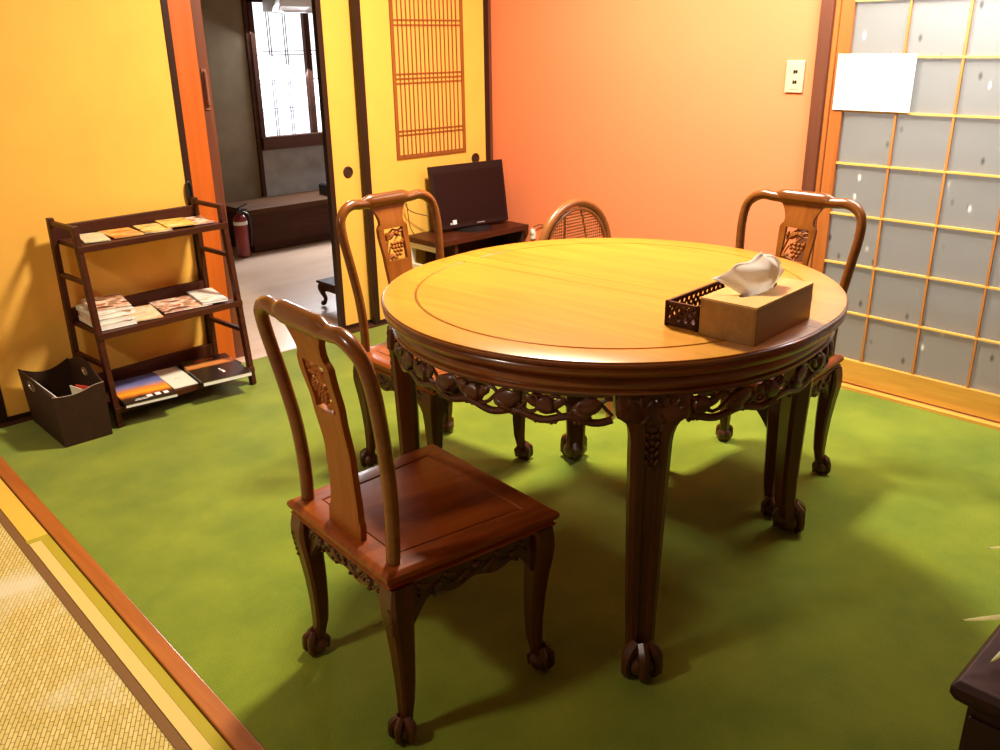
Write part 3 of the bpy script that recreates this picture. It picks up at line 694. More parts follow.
# pierced aprons between the legs
rnd = random.Random(11)
order = sorted(x % (2*PI) for x in legs_a)
for i in range(4):
    a0 = order[i]; a1 = order[(i+1) % 4]
    if a1 < a0: a1 += 2*PI
    g = .118; a0 += g; a1 -= g; span = a1-a0
    m = MB(); AP = lambda u, z, o=0: cap_pt(a0+span*u, .513+o, z)
    def rot_at(u):
        a = a0+span*u; n_ = Vector((math.cos(a), math.sin(a), 0)); d = Vector((-n_.y, n_.x, 0)); return Matrix((d, n_, Vector((0, 0, 1)))).transposed()
    # thin rail under the frieze and shaped lower rail
    m.tube([AP(k/40, .680) for k in range(41)], .0065, 6)
    low = lambda u: .624+.006*math.sin(u*PI*12) + .004*max(0, abs(2*u-1)-.86)/.14
    m.tube([AP(k/72, low(k/72)) for k in range(73)], [.0085]*73, 8)
    # fruits with leaves, vines in between
    cnt = 8
    for k in range(cnt):
        u = .075+.85*k/(cnt-1); rm = rot_at(u); fl = (-1)**k
        zc = .652
        if k % 2 == 0:
            m.ell(AP(u, zc, .002), (.025, .014, .020), rm @ RY(R(12*fl)), n=20, m=9, ribs=6)
            m.tube([AP(u-.018, zc+.016, .010), AP(u-.035, zc+.022, .008), AP(u-.050, zc+.010, .004)], .004, 6)
            for s in (-1, 1): m.ell(AP(u+.040*s, zc+.006, .004), (.020, .007, .010), rm @ RY(R(-38*s)), n=10, m=6)
        else:
            m.ell(AP(u, zc+.001, .006), (.033, .008, .019), rm @ RY(R(22*fl)), n=12, m=7)
            m.ell(AP(u+.012*fl, zc-.012, .009), (.022, .007, .010), rm @ RY(R(-25*fl)), n=10, m=6)
            for q in range(3): m.tube([AP(u-.022, zc+.004*q, .013), AP(u+.024, zc-.008+.009*q, .012)], .0014, 4)
        for q in range(6): m.ell(AP(u-.030+.012*q, low(u)-.004+.003*rnd.random(), .003), (.0052, .006, .0052), None, n=7, m=5)
    for ph in (0, 2.1):
        m.tube([AP(.0+1.0*q/60, .652+.020*math.sin(q*.66+ph), .001) for q in range(61)], .0042, 6)
    m.build('carved_apron', MT['rose_carved'], TB)

# ---------------- tissue box, tissue and tray on the table
TZ = .7606
tb = thing('tissue_box', 'light brown wooden tissue box on the right of the table top', 'tissue box', (1.620, .9100, TZ), R(3.3))
L_, W_, H_ = .254, .125, .076
m = MB(); t = .004
m.bx(-L_/2, L_/2, -W_/2, -W_/2+t, 0, H_); m.bx(-L_/2, L_/2, W_/2-t, W_/2, 0, H_); m.bx(-L_/2, -L_/2+t, -W_/2+t, W_/2-t, 0, H_); m.bx(L_/2-t, L_/2, -W_/2+t, W_/2-t, 0, H_)
m.build('box_sides', MT['card'], tb, smooth=0, bevel=.0012)
# lid with an oval slot
n = 32
ov = [(.078*math.cos(2*PI*k/n), .017*math.sin(2*PI*k/n)) for k in range(n)]
def rect_pt(k):
    a = 2*PI*k/n; c, s = math.cos(a), math.sin(a); q = min((L_/2)/max(abs(c), 1e-6), (W_/2)/max(abs(s), 1e-6)); return (q*c, q*s)
def rect_pts():
    out = [list(rect_pt(k)) for k in range(n)]
    for cx_, cy_ in ((1, 1), (-1, 1), (-1, -1), (1, -1)):
        best = min(range(n), key=lambda k: (out[k][0]-cx_*L_/2)**2+(out[k][1]-cy_*W_/2)**2); out[best] = [cx_*L_/2, cy_*W_/2]
    return out
rp = rect_pts()
m = MB().loft([[(x, y, H_) for x, y in rp], [(x, y, H_+.004) for x, y in rp], [(x, y, H_+.004) for x, y in ov], [(x, y, H_) for x, y in ov]], True, False, True)
m.build('slotted_lid', wood('tissue_lid_wood', (.62, .38, .10), (.74, .49, .16), .42, (3, 60, 60), .1), tb, smooth=20)
MB().bx(-L_/2+t, L_/2-t, -W_/2+t, W_/2-t, .0, .045).build('tissue_stack', MT['tissue'], tb, smooth=0)
# the tissue pulled through the slot: crumpled fan leaning to the back
tis = MB(); nu, nv = 40, 18; loops = []
TOPE = spline([(-.084, .060, .106), (-.050, .050, .121), (-.010, .030, .137), (.022, .016, .148), (.046, .004, .143), (.064, -.008, .126), (.072, -.014, .108)], 10)
for j in range(nv+1):
    v = j/nv; row = []
    for i in range(nu+1):
        u = i/nu; q = u*(len(TOPE)-1); k = min(int(q), len(TOPE)-2); T_ = TOPE[k].lerp(TOPE[k+1], q-k)
        B_ = Vector((-.052+.108*u, -.006+.004*math.sin(9*u), .068))
        p = B_.lerp(T_, v)
        bul = math.sin(PI*min(1, v*1.05))*math.sin(PI*u)
        p.y += -.026*bul + (.0065*math.sin(8.5*u+2.2*v)+.004*math.sin(19*u-4*v)+.002*math.sin(37*u+5*v))*(.15+v)
        p.z += .012*bul + .003*math.sin(23*u+3*v)*v
        row.append(p)
    loops.append(row)
tis.loft(loops, False, False)
to = tis.build('tissue', MT['tissue_sheet'], None, smooth=80)
to.location = (1.620, .9100, TZ+.004); to.rotation_euler = (0, 0, R(3.3))
sm = to.modifiers.new('thick', 'SOLIDIFY'); sm.thickness = .0006
tag(to, 'crumpled white tissue pulled up out of the wooden box', 'tissue')

tr = thing('carved_tray', 'dark openwork carved tray behind the tissue box', 'tray', (1.617, 1.022, TZ), R(3.3))
TL, TW, TH = .232, .074, .054
MB().bx(-TL/2, TL/2, -TW/2, TW/2, 0, .006).build('tray_base', MT['shelf'], tr, smooth=0, bevel=.001)
def lace(p, q):
    m_ = MB(); p, q = Vector(p), Vector(q); d = (q-p).normalized(); L = (q-p).length; nrm = Vector((-d.y, d.x, 0))
    for z in (.009, TH-.003): m_.bar(p+Vector((0, 0, z)), q+Vector((0, 0, z)), .006, .006)
    for e in (p, q): m_.bar(e, e+Vector((0, 0, TH)), .007, .007)
    k = max(2, round(L/.019)); rr = L/k/2
    for i in range(k):
        c = p+d*(rr*(2*i+1))
        for zc, r_ in ((.0205, rr*.95), (.0385, rr*.80)):
            m_.tube([c+d*math.cos(2*PI*j/14)*r_+Vector((0, 0, zc+math.sin(2*PI*j/14)*r_)) for j in range(14)], .0019, 5, closed=True)
        m_.ell(c+Vector((0, 0, .030)), (.006, .003, .004), RZ(math.atan2(d.y, d.x)), n=7, m=5)
        m_.tube([c-d*rr+Vector((0, 0, .012)), c+Vector((0, 0, .030)), c+d*rr+Vector((0, 0, .046))], .0018, 5)
        m_.tube([c+d*rr+Vector((0, 0, .012)), c+Vector((0, 0, .030)), c-d*rr+Vector((0, 0, .046))], .0018, 5)
    m_.build('openwork_side', MT['shelf'], tr)
a_, b_, c_, d_ = (-TL/2, -TW/2, 0), (TL/2, -TW/2, 0), (TL/2, TW/2, 0), (-TL/2, TW/2, 0)
for p, q in ((a_, b_), (b_, c_), (c_, d_), (d_, a_)): lace(p, q)

# ================================================================== MAGAZINE SHELF
SA = R(4)
SH = thing('magazine_shelf', 'dark wooden three-tier shelf with leaning sides against the yellow door', 'shelf', (1.018, 3.455, 0), SA)
SW = .600; PW = .021
FR = lambda z: -.283 + .085*z/.745       # front post y
for x in (PW/2, SW-PW/2):
    MB().bar((x, 0, .001), (x, 0, .755), PW, .026, (0, 1, 0)).build('rear_post', MT['shelf'], SH, smooth=0, bevel=.002)
    MB().bar((x, FR(.003), .003), (x, FR(.748), .748), PW, .026, (0, 1, 0)).build('front_post', MT['shelf'], SH, smooth=0, bevel=.002)
    for z in (.738, .545, .235): MB().bar((x, FR(z), z), (x, 0, z), .016, .017).build('side_rung', MT['shelf'], SH, smooth=0, bevel=.002)
tiers = (.674, .358, .075)
for z in tiers:
    b = MB(); b.bx(PW, SW-PW, FR(z)-.012, .012, z-.016, z+.001)
    b.bx(0, SW, FR(z)-.018, FR(z)+.004, z-.020, z+.003)
    s = b.build('shelf_board', MT['shelf'], SH, smooth=0, bevel=.0015)
    MB().bx(PW, SW-PW, -.008, .012, z-.016, z+.050).build('back_lip', MT['shelf'], SH, smooth=0, bevel=.0015)
SM = Matrix.Translation((1.018, 3.455, 0)) @ Matrix.Rotation(SA, 4, 'Z')
def mag(name, cx, cy, z, w_, d_, th, rz, cover, label, group, cat='magazine', pitch_=0, pages=True, title=None):
    o = thing(name, label, cat, SM @ Vector((cx, cy, z)), SA+R(rz), group)
    o.rotation_euler = (R(pitch_), 0, SA+R(rz))
    if pages and th > .0035:
        MB().bx(-w_/2+.001, w_/2-.0015, -d_/2+.0015, d_/2-.0015, .0008, th-.0008).build('pages', MT['paper'], o, smooth=0)
        c = MB(); c.bx(-w_/2, w_/2, -d_/2, d_/2, th-.0008, th); c.bx(-w_/2, w_/2, -d_/2, d_/2, 0, .0008); c.bx(-w_/2, -w_/2+.001, -d_/2, d_/2, 0, th)
        c.build('cover', cover, o, smooth=0)
    else:
        MB().bx(-w_/2, w_/2, -d_/2, d_/2, 0, th).build('cover', cover, o, smooth=0)
    if title:
        tmb = MB()
        for (x, y, sx, sy) in title: tmb.bx(x-sx/2, x+sx/2, y-sy/2, y+sy/2, th, th+.0004)
        tmb.build('title_print', MT['paper'] if title is not TITLE_DARK else MT['ink'], o, smooth=0)
    return o
TITLE_DARK = [(.0, -.02, .03, .005)]
C = dict(
 cream=blotch('cover_cream', [(.35, (.75, .62, .40)), (.5, (.80, .74, .55)), (.62, (.62, .58, .22)), (.72, (.85, .80, .66))], (7, 14, 1), 1),
 orange=blotch('cover_orange', [(.3, (.70, .20, .03)), (.48, (.80, .36, .05)), (.60, (.85, .62, .18)), (.72, (.80, .24, .10))], (10, 20, 1), 3),
 yellow=blotch('cover_yellow', [(.3, (.30, .16, .05)), (.43, (.75, .52, .10)), (.6, (.80, .66, .30)), (.72, (.42, .30, .16))], (14, 22, 1), 5),
 gold=blotch('cover_gold', [(.3, (.42, .22, .04)), (.45, (.82, .56, .12)), (.62, (.80, .50, .08)), (.72, (.86, .72, .40))], (12, 18, 1), 8),
 redwhite=blotch('cover_red_white', [(.3, (.60, .10, .04)), (.42, (.82, .62, .44)), (.56, (.86, .76, .60)), (.64, (.76, .26, .12)), (.72, (.30, .12, .07))], (16, 24, 1), 12),
 photo=blotch('cover_photo', [(.30, (.12, .07, .05)), (.40, (.60, .16, .06)), (.48, (.80, .66, .48)), (.55, (.84, .74, .58)), (.62, (.72, .20, .07)), (.70, (.40, .24, .14))], (15, 26, 1), 15),
 tan=blotch('cover_tan', [(.3, (.78, .60, .32)), (.6, (.85, .73, .48)), (.72, (.75, .42, .20))], (10, 14, 1), 19),
 pale=blotch('cover_pale', [(.32, (.50, .52, .50)), (.46, (.80, .79, .72)), (.60, (.84, .82, .74)), (.68, (.70, .62, .25)), (.74, (.55, .58, .60))], (12, 18, 1), 22),
 sunset=gradient('cover_sunset', [(.02, (.018, .012, .010)), (.20, (.05, .025, .015)), (.27, (.55, .14, .02)), (.36, (.90, .42, .03)), (.50, (.80, .26, .04)), (.60, (.36, .24, .34)), (.72, (.14, .17, .42)), (.98, (.10, .13, .38))], 1, .285, .10),
 white=plain('cover_white', (.80, .77, .64), .5),
 dark=gradient('cover_dark', [(.0, (.014, .009, .007)), (.56, (.022, .012, .008)), (.59, (.55, .16, .03)), (.66, (.66, .27, .08)), (.72, (.40, .12, .03)), (.74, (.014, .009, .007))], 1, .36, .04),
 darkred=blotch('cover_dark_red', [(.3, (.02, .01, .008)), (.55, (.05, .016, .01)), (.63, (.60, .10, .03)), (.72, (.70, .30, .14))], (22, 22, 1), 31))
Z1, Z2, Z3 = tiers[0]+.0045, tiers[1]+.0045, tiers[2]+.0045
G1 = 'magazines on the top tier'; G2 = 'magazines on the middle tier'; G3 = 'magazines on the bottom tier'
mag('magazine', .110, -.105, Z1, .088, .175, .004, -14, C['cream'], 'cream magazine at the left end of the top tier', G1)
mag('magazine', .218, -.105, Z1, .112, .170, .004, -6, C['orange'], 'orange-covered magazine second from left on the top tier', G1)
mag('magazine', .338, -.114, Z1, .104, .172, .005, -12, C['yellow'], 'brown and yellow magazine in the middle of the top tier', G1)
mag('magazine', .440, -.104, Z1+.0055, .112, .170, .004, -12, C['gold'], 'golden-yellow magazine second from right on the top tier', G1)
mag('magazine', .535, -.102, Z1, .086, .165, .004, -10, C['redwhite'], 'orange and white magazine at the right end of the top tier', G1)
# pile of thick volumes at the left of the middle tier
zz = Z2
for k, (th, dx, rz, cv, lab) in enumerate(((.021, .0, -4, 'white', 'white-edged thick magazine at the bottom of the pile on the middle tier'),
        (.019, -.006, -10, 'redwhite', 'thick magazine lying second from bottom in the middle tier pile'),
        (.017, .002, -2, 'white', 'pale magazine lying second from top in the middle tier pile'),
        (.015, .010, -14, 'photo', 'red and white picture magazine on top of the middle tier pile'))):
    mag('magazine', .100+dx, -.130+.004*k, zz, .140, .205, th, rz, C[cv], lab, G2); zz += th+.0004
mag('magazine', .240, -.128, Z2, .105, .205, .004, -14, C['tan'], 'tan magazine lying right of the pile on the middle tier', G2)
mag('magazine', .402, -.122, Z2, .195, .190, .006, -9, C['photo'], 'colourful photo-covered magazine in the middle of the middle tier', G2)
mag('magazine', .518, -.130, Z2+.0066, .105, .215, .009, -13, C['pale'], 'whitish magazine at the right end of the middle tier', G2)
tl = [(.004, -.098, .020, .026), (.036, -.096, .020, .028), (.066, -.098, .018, .026), (-.03, -.118, .05, .004), (-.03, -.106, .04, .003)]
mag('magazine', .150, -.200, Z3+.0012, .192, .290, .013, -11, C['sunset'], 'magazine with a sunset cover sticking out of the bottom tier', G3, title=tl)
mag('booklet', .315, -.160, Z3, .098, .250, .003, -9, C['white'], 'plain off-white booklet between the sunset and the dark magazine', G3, 'booklet', title=TITLE_DARK)
dk = mag('magazine', .462, -.215, Z3+.0006, .200, .300, .017, -11, C['dark'], 'thick black magazine with an orange picture band on the bottom tier', G3, title=[(.010, -.050, .012, .008), (.012, -.070, .010, .022), (.008, -.032, .008, .010)])
m = MB()
for k in range(5): m.bx(-.045+.016*k, -.033+.016*k, .108+.002*(k % 2), .126, .017, .0174)
m.build('red_lettering', plain('red_ink', (.62, .09, .03), .5), dk, smooth=0)

# ================================================================== FILE BIN
FB = thing('file_bin', 'dark brown leather file bin on the carpet left of the shelf', 'bin', (0, 0, 0))
bx0, bx1, by0, by1 = .836, 1.004, 3.130, 3.480
fl = .012
FLX = {-1: .012, 1: .001}
def wall_long(x, s, prof, hole):
    """long side: profile of top heights along y, leaning outwards by fl, with oval hand hole"""
    m_ = MB(); ny = 28; T = .005
    def P(y, z, o): return Vector((x + s*(FLX[s]*z/.2) - s*o, by0+(by1-by0)*y, z))
    hy, hz, ry, rz_ = hole
    n_ = 40
    # ring between hole and outline (both sampled by angle)
    def outl(a):
        c, s_ = math.cos(a), math.sin(a)
        best = None
        for k in range(400):
            q = k*.002; y = hy+c*q/(by1-by0); z = hz+s_*q
            if y < 0 or y > 1 or z < 0 or z > prof(min(max(y, 0), 1)): break
            best = (min(max(y, 0), 1), max(z, 0))
        return best
    O = [outl(2*PI*k/n_) for k in range(n_)]; 
    for ty, tz in ((0, 0), (1, 0), (0, prof(0)), (1, prof(1))):
        b_ = min(range(n_), key=lambda k: ((O[k][0]-ty)*(by1-by0))**2+(O[k][1]-tz)**2); O[b_] = (ty, tz)
    I = [(hy+ry*math.cos(2*PI*k/n_)/(by1-by0), hz+rz_*math.sin(2*PI*k/n_)) for k in range(n_)]
    m_.loft([[P(y, z, 0) for y, z in O], [P(y, z, T) for y, z in O], [P(y, z, T) for y, z in I], [P(y, z, 0) for y, z in I]], True, False, True)
    return m_, I, P
prL = lambda u: .196+.022*math.sin(min(1, u/1.0)*PI/2)-.004*u
prR = lambda u: .205+.052*math.sin(PI*min(1, (u*.92+.04)))**1.5
for x, s, pr, hole in ((bx0, -1, prL, (.66, .176, .034, .018)), (bx1, 1, prR, (.50, .203, .026, .014))):
    m_, I, P = wall_long(x, s, pr, hole)
    sd = m_.build('long_side', MT['leather'], FB, smooth=30)
    MB().tube([P(y, z, .0025) for y, z in I], .0035, 8, closed=True).build('handle_ring', MT['metal'], sd)
def wall_short(y, s, prof):
    m_ = MB(); n_ = 16; loops = []
    for k in range(n_+1):
        u = k/n_; zt = prof(u)
        def X(z): return bx0-fl*z/.2 + (bx1-bx0+fl*z/.2)*u
        yy = lambda z, o: y + s*(.006*z/.2) - s*o
        loops.append([(X(0), yy(0, 0), 0), (X(zt), yy(zt, 0), zt), (X(zt), yy(zt, .005), zt), (X(0), yy(0, .005), 0)])
    m_.loft(loops); return m_
wall_short(by0, -1, lambda u: .196-.012*math.sin(PI*min(1, u*1.25)) + .012*u if u < .8 else .196+.012*u).build('short_side', MT['leather'], FB, smooth=30)
wall_short(by1, 1, lambda u: .212-.030*math.sin(PI*u)).build('short_side', MT['leather'], FB, smooth=30)
MB().bx(bx0, bx1, by0, by1, 0, .006).build('bin_base', MT['leather'], FB, smooth=0)
hem = MB()
hem.tube([(bx0-fl*.98+(bx1-bx0+fl)*k/12, by0-.0035, (.196-.012*math.sin(PI*min(1, (k/12)*1.25))+.012*k/12 if k/12 < .8 else .196+.012*k/12)+.001) for k in range(13)], .0012, 5)
hem.build('pale_stitching', plain('pale_thread', (.42, .34, .26), .7), FB)
pp = MB(); pp.box((0, 0, .088), (.0015, .29, .176)); pp.box((.004, .01, .086), (.0012, .285, .172)); 
po = pp.build('paper_sheets', MT['paper'], smooth=0); po.location = (.852, 3.295, .010); po.rotation_euler = (0, R(-2), 0); tag(po, 'white paper sheets standing in the left of the brown file bin', 'papers')
pm = MB(); pm.box((0, 0, .085), (.004, .09, .170)); 
pmo = pm.build('red_pamphlet', plain('red_print', (.62, .05, .02), .5), smooth=0); pmo.location = (.975, 3.215, .010); pmo.rotation_euler = (0, R(-4), R(25)); tag(pmo, 'red pamphlet leaning in the right of the brown file bin', 'pamphlet')
pm = MB(); pm.box((0, 0, .084), (.003, .07, .168))
pmo = pm.build('cream_pamphlet', plain('cream_print', (.72, .60, .40), .5), smooth=0); pmo.location = (.955, 3.235, .010); pmo.rotation_euler = (0, R(-6), R(14)); tag(pmo, 'narrow cream pamphlet beside the red one in the brown file bin', 'pamphlet')

# ================================================================== TV AND STAND
TS = thing('tv_stand', 'dark brown low stand with white end frame in the corner under the monitor', 'tv stand', (2.99, 3.365, 0))
MB().bx(-.312, .316, -.135, .125, .405, .432).build('stand_top', MT['shelf'], TS, smooth=0, bevel=.002)
m = MB(); m.bx(-.19, .300, -.12, .115, .02, .09); m.bx(-.19, -.17, -.12, .115, .09, .405); m.bx(.28, .300, -.12, .115, .09, .405); m.bx(-.17, .28, .10, .115, .09, .405); m.bx(-.17, .28, -.12, .10, .235, .25)
m.build('cabinet_body', MT['hall_dark'], TS, smooth=0, bevel=.0015)
m = MB()
for y in (-.115, .100): m.bx(-.300, -.275, y-.012, y+.012, 0, .405)
m.bx(-.300, -.275, -.103, .088, .375, .405); m.bx(-.300, -.275, -.103, .088, .27, .295)
m.bx(-.275, -.19, .09, .11, .375, .405)
m.build('white_end_frame', MT['white_paint'], TS, smooth=0, bevel=.0015)
MB().bx(-.275, -.19, -.10, .09, .27, .285).build('low_shelf', MT['shelf'], TS, smooth=0)
TV = thing('monitor', 'black flat screen monitor leaning back on the corner stand', 'monitor', (3.036, 3.372, .4325), R(-6))
tilt = RX(R(-9))
def tb_(c, s, mb): 
    mb.box(tilt @ Vector(c), s, tilt); return mb
tw, th_ = .456, .318
tb_((0, 0, .014+th_/2), (tw, .030, th_), MB()).build('bezel', MT['tv_frame'], TV, smooth=0, bevel=.004)
tb_((0, -.0155, .040+(th_-.062)/2), (tw-.03, .002, th_-.062), MB()).build('screen', MT['screen'], TV, smooth=0)
m = MB()
for k in range(6): tb_((.045+.008*k-.02, -.0158, .028), (.006, .001, .0045), m)
m.build('small_logo', plain('logo_silver', (.45, .36, .33), .4), TV, smooth=0)
m = MB(); tb_((-.120, -.0172, .046), (.024, .001, .022), m)
m.build('white_sticker', MT['white'], TV, smooth=0)
m = MB(); tb_((-.142, -.0172, .040), (.012, .001, .010), m); m.build('gray_sticker', plain('gray_sticker', (.45, .45, .45), .5), TV, smooth=0)
m = MB(); m.lathe([(.0, 0), (.10, .0), (.10, .006), (.03, .012), (.0, .013)], 24); m.tube([(0, .01, .008), (0, .02, .06), (0, .026, .12)], .016, 8)
m.build('foot_stand', MT['black'], TV)
cb = MB().tube(spline([(2.80, 3.44, .52), (2.70, 3.47, .56), (2.665, 3.475, .64), (2.69, 3.478, .60), (2.70, 3.47, .48), (2.72, 3.46, .434)], 6), .0028, 6)
tag(cb.build('monitor_cable', MT['brown_tape']), 'thin brown cable hanging in a loop left of the monitor', 'cable')
cb = MB().tube(spline([(3.300, 3.19, .425), (3.310, 3.13, .44), (3.308, 3.10, .36), (3.30, 3.09, .22), (3.30, 3.10, .01)], 6), .003, 6)
tag(cb.build('power_cord', MT['brown_tape']), 'brown power cord hanging from the right end of the stand', 'cord')
m = MB(); m.box((3.3135, 3.205, .385), (.012, .030, .05)); m.ell((3.306, 3.203, .395), (.010, .012, .018)); m.box((3.309, 3.205, .366), (.012, .018, .02))
tag(m.build('white_plug_tap', MT['white_paint'], bevel=.002), 'small white plug adaptor on the orange wall at the right end of the dark stand', 'plug')

# ================================================================== WALL THINGS
no = thing('notice', 'white landscape paper notice taped to the frosted glass door', 'notice', (WX-.013, 1.478, 1.178)); 
MB().box((0, 0, 0), (.001, .288, .198)).build('sheet', plain('notice_paper', (.70, .67, .63), .8, spec=.1), no, smooth=0)
m = MB(); rnd = random.Random(2)
for k in range(7):
    z = .048-.0155*k; x = .085
    end = -.105 if k < 6 else (-.06 if k == 6 else -.085)
    while x > end:
        wd = rnd.uniform(.003, .008); m.box((-.0007, x-wd/2, z), (.0004, wd, .0034)); x -= wd+.0022
m.build('printed_lines', MT['ink'], no, smooth=0)
m = MB()
for k in range(4): m.box((-.0007, -.060-.008*k, -.075), (.0004, .006, .0034))
m.build('printed_signature', MT['ink'], no, smooth=0)
ol = thing('wall_outlet', 'ivory double wall socket on the orange wall near the glass door', 'outlet', (WX, 1.794, 1.194))
MB().box((-.004, 0, 0), (.008, .076, .120)).build('cover_plate', MT['ivory'], ol, smooth=30, bevel=.003)
MB().box((-.0085, -.004, 0), (.003, .034, .092)).build('socket_insert', MT['ivory'], ol, smooth=0, bevel=.001)
for z in (.018, -.020):
    m = MB(); m.box((-.0102, -.004-.005, z), (.001, .0075, .014)); m.box((-.0102, -.004+.005, z), (.001, .0075, .014)); m.box((-.0101, -.004, z), (.0008, .004, .006))
    m.build('socket', MT['black'], ol, smooth=0)

# ================================================================== HALL THINGS
be = thing('hall_bench', 'long dark wooden chest bench along the far hall wall', 'bench', (2.90, 5.48, 0))
MB().bx(.0, 1.70, .0, .40, .0, .262).build('chest_body', MT['hall_dark'], be, smooth=0, bevel=.003)
MB().bx(-.03, 1.72, -.02, .41, .262, .297).build('bench_top', MT['bench_top'], be, smooth=0, bevel=.004)
m = MB(); m.bx(-.11, .11, -.07, .07, 0, .075); m.bx(-.10, .10, -.06, .06, .075, .082)
o = m.build('black_case', MT['black'], smooth=0, bevel=.006); o.location = (3.70, 5.62, .2975); tag(o, 'black case lying on the dark hall bench', 'case')
m = MB().bx(-.07, .07, -.04, .04, 0, .006); o = m.build('blue_folder', plain('pale_blue', (.35, .42, .55), .3), smooth=0, bevel=.002); o.location = (3.71, 5.61, .380); tag(o, 'pale blue folder on top of the black case in the hall', 'folder')
ex = thing('fire_extinguisher', 'red fire extinguisher standing left of the hall bench', 'fire extinguisher', (2.805, 5.45, 0))
MB().lathe([(.040, .0), (.046, .004), (.046, .235), (.043, .255), (.030, .275), (.015, .285), (.013, .30)], 20).build('cylinder', MT['red'], ex)
MB().lathe([(.0466, .215), (.0468, .217), (.0468, .236), (.0466, .238)], 20).build('label_band', MT['white'], ex)
m = MB(); m.lathe([(.016, .295), (.018, .30), (.018, .315), (.010, .325)], 12); m.bar((-.01, -.0, .325), (.06, -.0, .345), .014, .008); m.bar((-.01, -.0, .318), (.055, 0, .310), .014, .008)
m.build('valve_lever', MT['black'], ex)
MB().tube(spline([(.015, -.015, .30), (.05, -.035, .27), (.056, -.03, .15), (.052, -.02, .06)], 5), .007, 8).build('hose', MT['black'], ex)
lt = thing('low_table', 'low dark carved table on the pale hall floor beside the doorway', 'low table', (2.70, 3.90, 0), R(0))
lt.scale = (.72, .72, .72)
MB().loft([[(x*k, y*k, z) for x, y in ((-.30, -.2), (.30, -.2), (.30, .2), (-.30, .2))] for k, z in ((.95, .172), (1, .178), (1.0, .188), (.985, .196))]).build('table_top', MT['hall_dark'], lt, smooth=20)
m = MB()
for sy in (-1, 1):
    loops = []
    for k in range(25):
        u = -1+2*k/24; x = .26*u; zb = .118+.012*math.cos(u*PI*4)-.03*max(0, abs(u)-.75)/.25
        loops.append([(x, sy*.172, .174), (x, sy*.172, zb), (x, sy*.160, zb), (x, sy*.160, .174)])
    m.loft(loops)
    for k in range(9): m.ell((-.2+.05*k, sy*.173, .150), (.016, .006, .010), RY(R(30*(-1)**k)), n=8, m=5)
for sx in (-1, 1):
    m.bx(sx*.262-.006, sx*.262+.006, -.16, .16, .118, .174)
    for k in range(5): m.ell((sx*.268, -.11+.055*k, .148), (.006, .018, .012), n=8, m=5)
m.build('carved_apron', MT['hall_dark'], lt)
for sx in (-1, 1):
    for sy in (-1, 1):
        pts = spline([(.255*sx, .165*sy, .175), (.275*sx, .18*sy, .145), (.268*sx, .174*sy, .10), (.252*sx, .163*sy, .055), (.258*sx, .168*sy, .022), (.276*sx, .181*sy, .014)], 4)
        b = MB().tube(pts, [.028-.013*min(1, i/12) + (.004 if i > 16 else 0) for i in range(len(pts))], 9)
        b.ell((.266*sx, .174*sy, .013), (.022, .022, .013))
        b.build('leg', MT['hall_dark'], lt, smooth=60)
ac = thing('air_conditioner', 'white air conditioner above the hall window', 'air conditioner', (3.76, 5.88, 1.555))
m = MB()
pr = [(0, .0), (-.20, .0), (-.235, .03), (-.245, .09), (-.235, .24), (-.20, .27), (0, .27)]
m.loft([[(x, y, z) for y, z in pr] for x in (-.38, .40)])
m.build('casing', MT['white'], ac, smooth=30, bevel=.006)
MB().bx(-.34, .36, -.205, -.06, -.006, .004).build('air_outlet', plain('gray_louver', (.55, .55, .60), .5), ac, smooth=0)

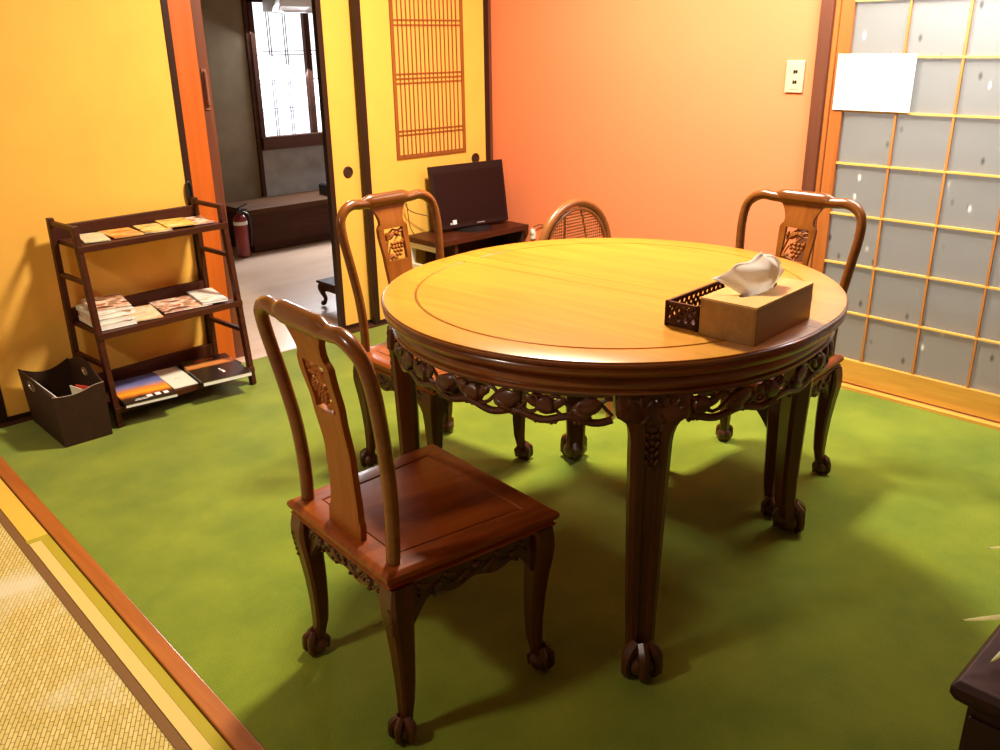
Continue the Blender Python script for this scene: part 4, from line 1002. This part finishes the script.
# ================================================================== FRONT RIGHT CORNER
CB = thing('corner_cabinet', 'dark glossy wooden cabinet corner at the lower right edge', 'cabinet', (1.19, .30, 0))
CH = .45
MB().loft([[(x0, y0, z), (x1, y0, z), (x1, y1, z), (x0, y1, z)] for x0, x1, y0, y1, z in ((.018, .60, -.44, -.018, CH-.045), (.006, .612, -.452, -.006, CH-.034), (.0, .618, -.458, .0, CH-.022), (.0, .618, -.458, .0, CH-.010), (.008, .61, -.45, -.008, CH))]).build('cabinet_top', MT['cabinet'], CB, smooth=20, bevel=.002)
m = MB(); m.bx(.022, .60, -.44, -.022, .03, CH-.043)
m.build('cabinet_body', MT['cabinet'], CB, smooth=0, bevel=.003)
m = MB()
for y0, y1 in ((-.435, -.235), (-.225, -.028)):
    m.bx(.016, .022, y0, y1, .06, CH-.06)
m.build('door_panel', MT['cabinet'], CB, smooth=0, bevel=.002)
m = MB()
for y in (-.215, -.245): m.ell((.010, y, .27), (.008, .008, .008))
m.build('brass_knob', MT['metal'], CB)
for x in (.05, .57):
    for y in (-.05, -.41): MB().bx(x-.02, x+.02, y-.02, y+.02, 0, .032).build('foot', MT['cabinet'], CB, smooth=0)
PL = thing('potted_plant', 'potted plant with pale strap leaves on the dark corner cabinet', 'plant', (1.42, .185, CH+.0005))
MB().lathe([(.050, 0), (.062, .006), (.075, .034), (.080, .048), (.074, .048), (.070, .040), (.0, .040)], 24).build('pot', MT['pot'], PL)
MB().lathe([(.070, .036), (.071, .041), (.03, .046), (.0, .047)], 20).build('soil', MT['soil'], PL)
rnd = random.Random(9)
def leafm(p0, p1, p2, p3, w_):
    pts = spline([p0, p1, p2, p3], 8); n_ = len(pts); m_ = MB(); loops = []
    for i, p in enumerate(pts):
        t_ = (pts[min(i+1, n_-1)]-pts[max(i-1, 0)]).normalized(); s_ = t_.cross(Vector((0, 0, 1)))
        s_ = s_.normalized() if s_.length > 1e-4 else Vector((1, 0, 0)); nn = s_.cross(t_)
        u = i/(n_-1); ww = w_*(math.sin(PI*min(1, .18+.82*u))**.7)*(1 if u < .98 else .2)+.0006
        loops.append([p-s_*ww, p+nn*(-.0016), p+s_*ww, p+nn*.0012])
    return m_.loft(loops)
specs = [(215, .15, .13, .010), (90, .16, .16, .010), (60, .16, .12, .011), (30, .15, .18, .010), (0, .17, .10, .011), (-30, .16, .16, .010), (-60, .15, .12, .011), (-95, .17, .15, .010)]
specs = [sp_+(.35,) for sp_ in specs]+[(138, .205, .020, .007, .3), (156, .20, .014, .007, -1.6)]
for ang, rch, hgt, w_, en in specs:
    c, s_ = math.cos(R(ang)), math.sin(R(ang))
    leafm((c*.01, s_*.01, .045), (c*rch*.3, s_*rch*.3, .045+hgt*.6), (c*rch*.7, s_*rch*.7, .045+hgt*.5), (c*rch, s_*rch, .045+hgt*en), w_).build('leaf', MT['leaf'], PL, smooth=60)
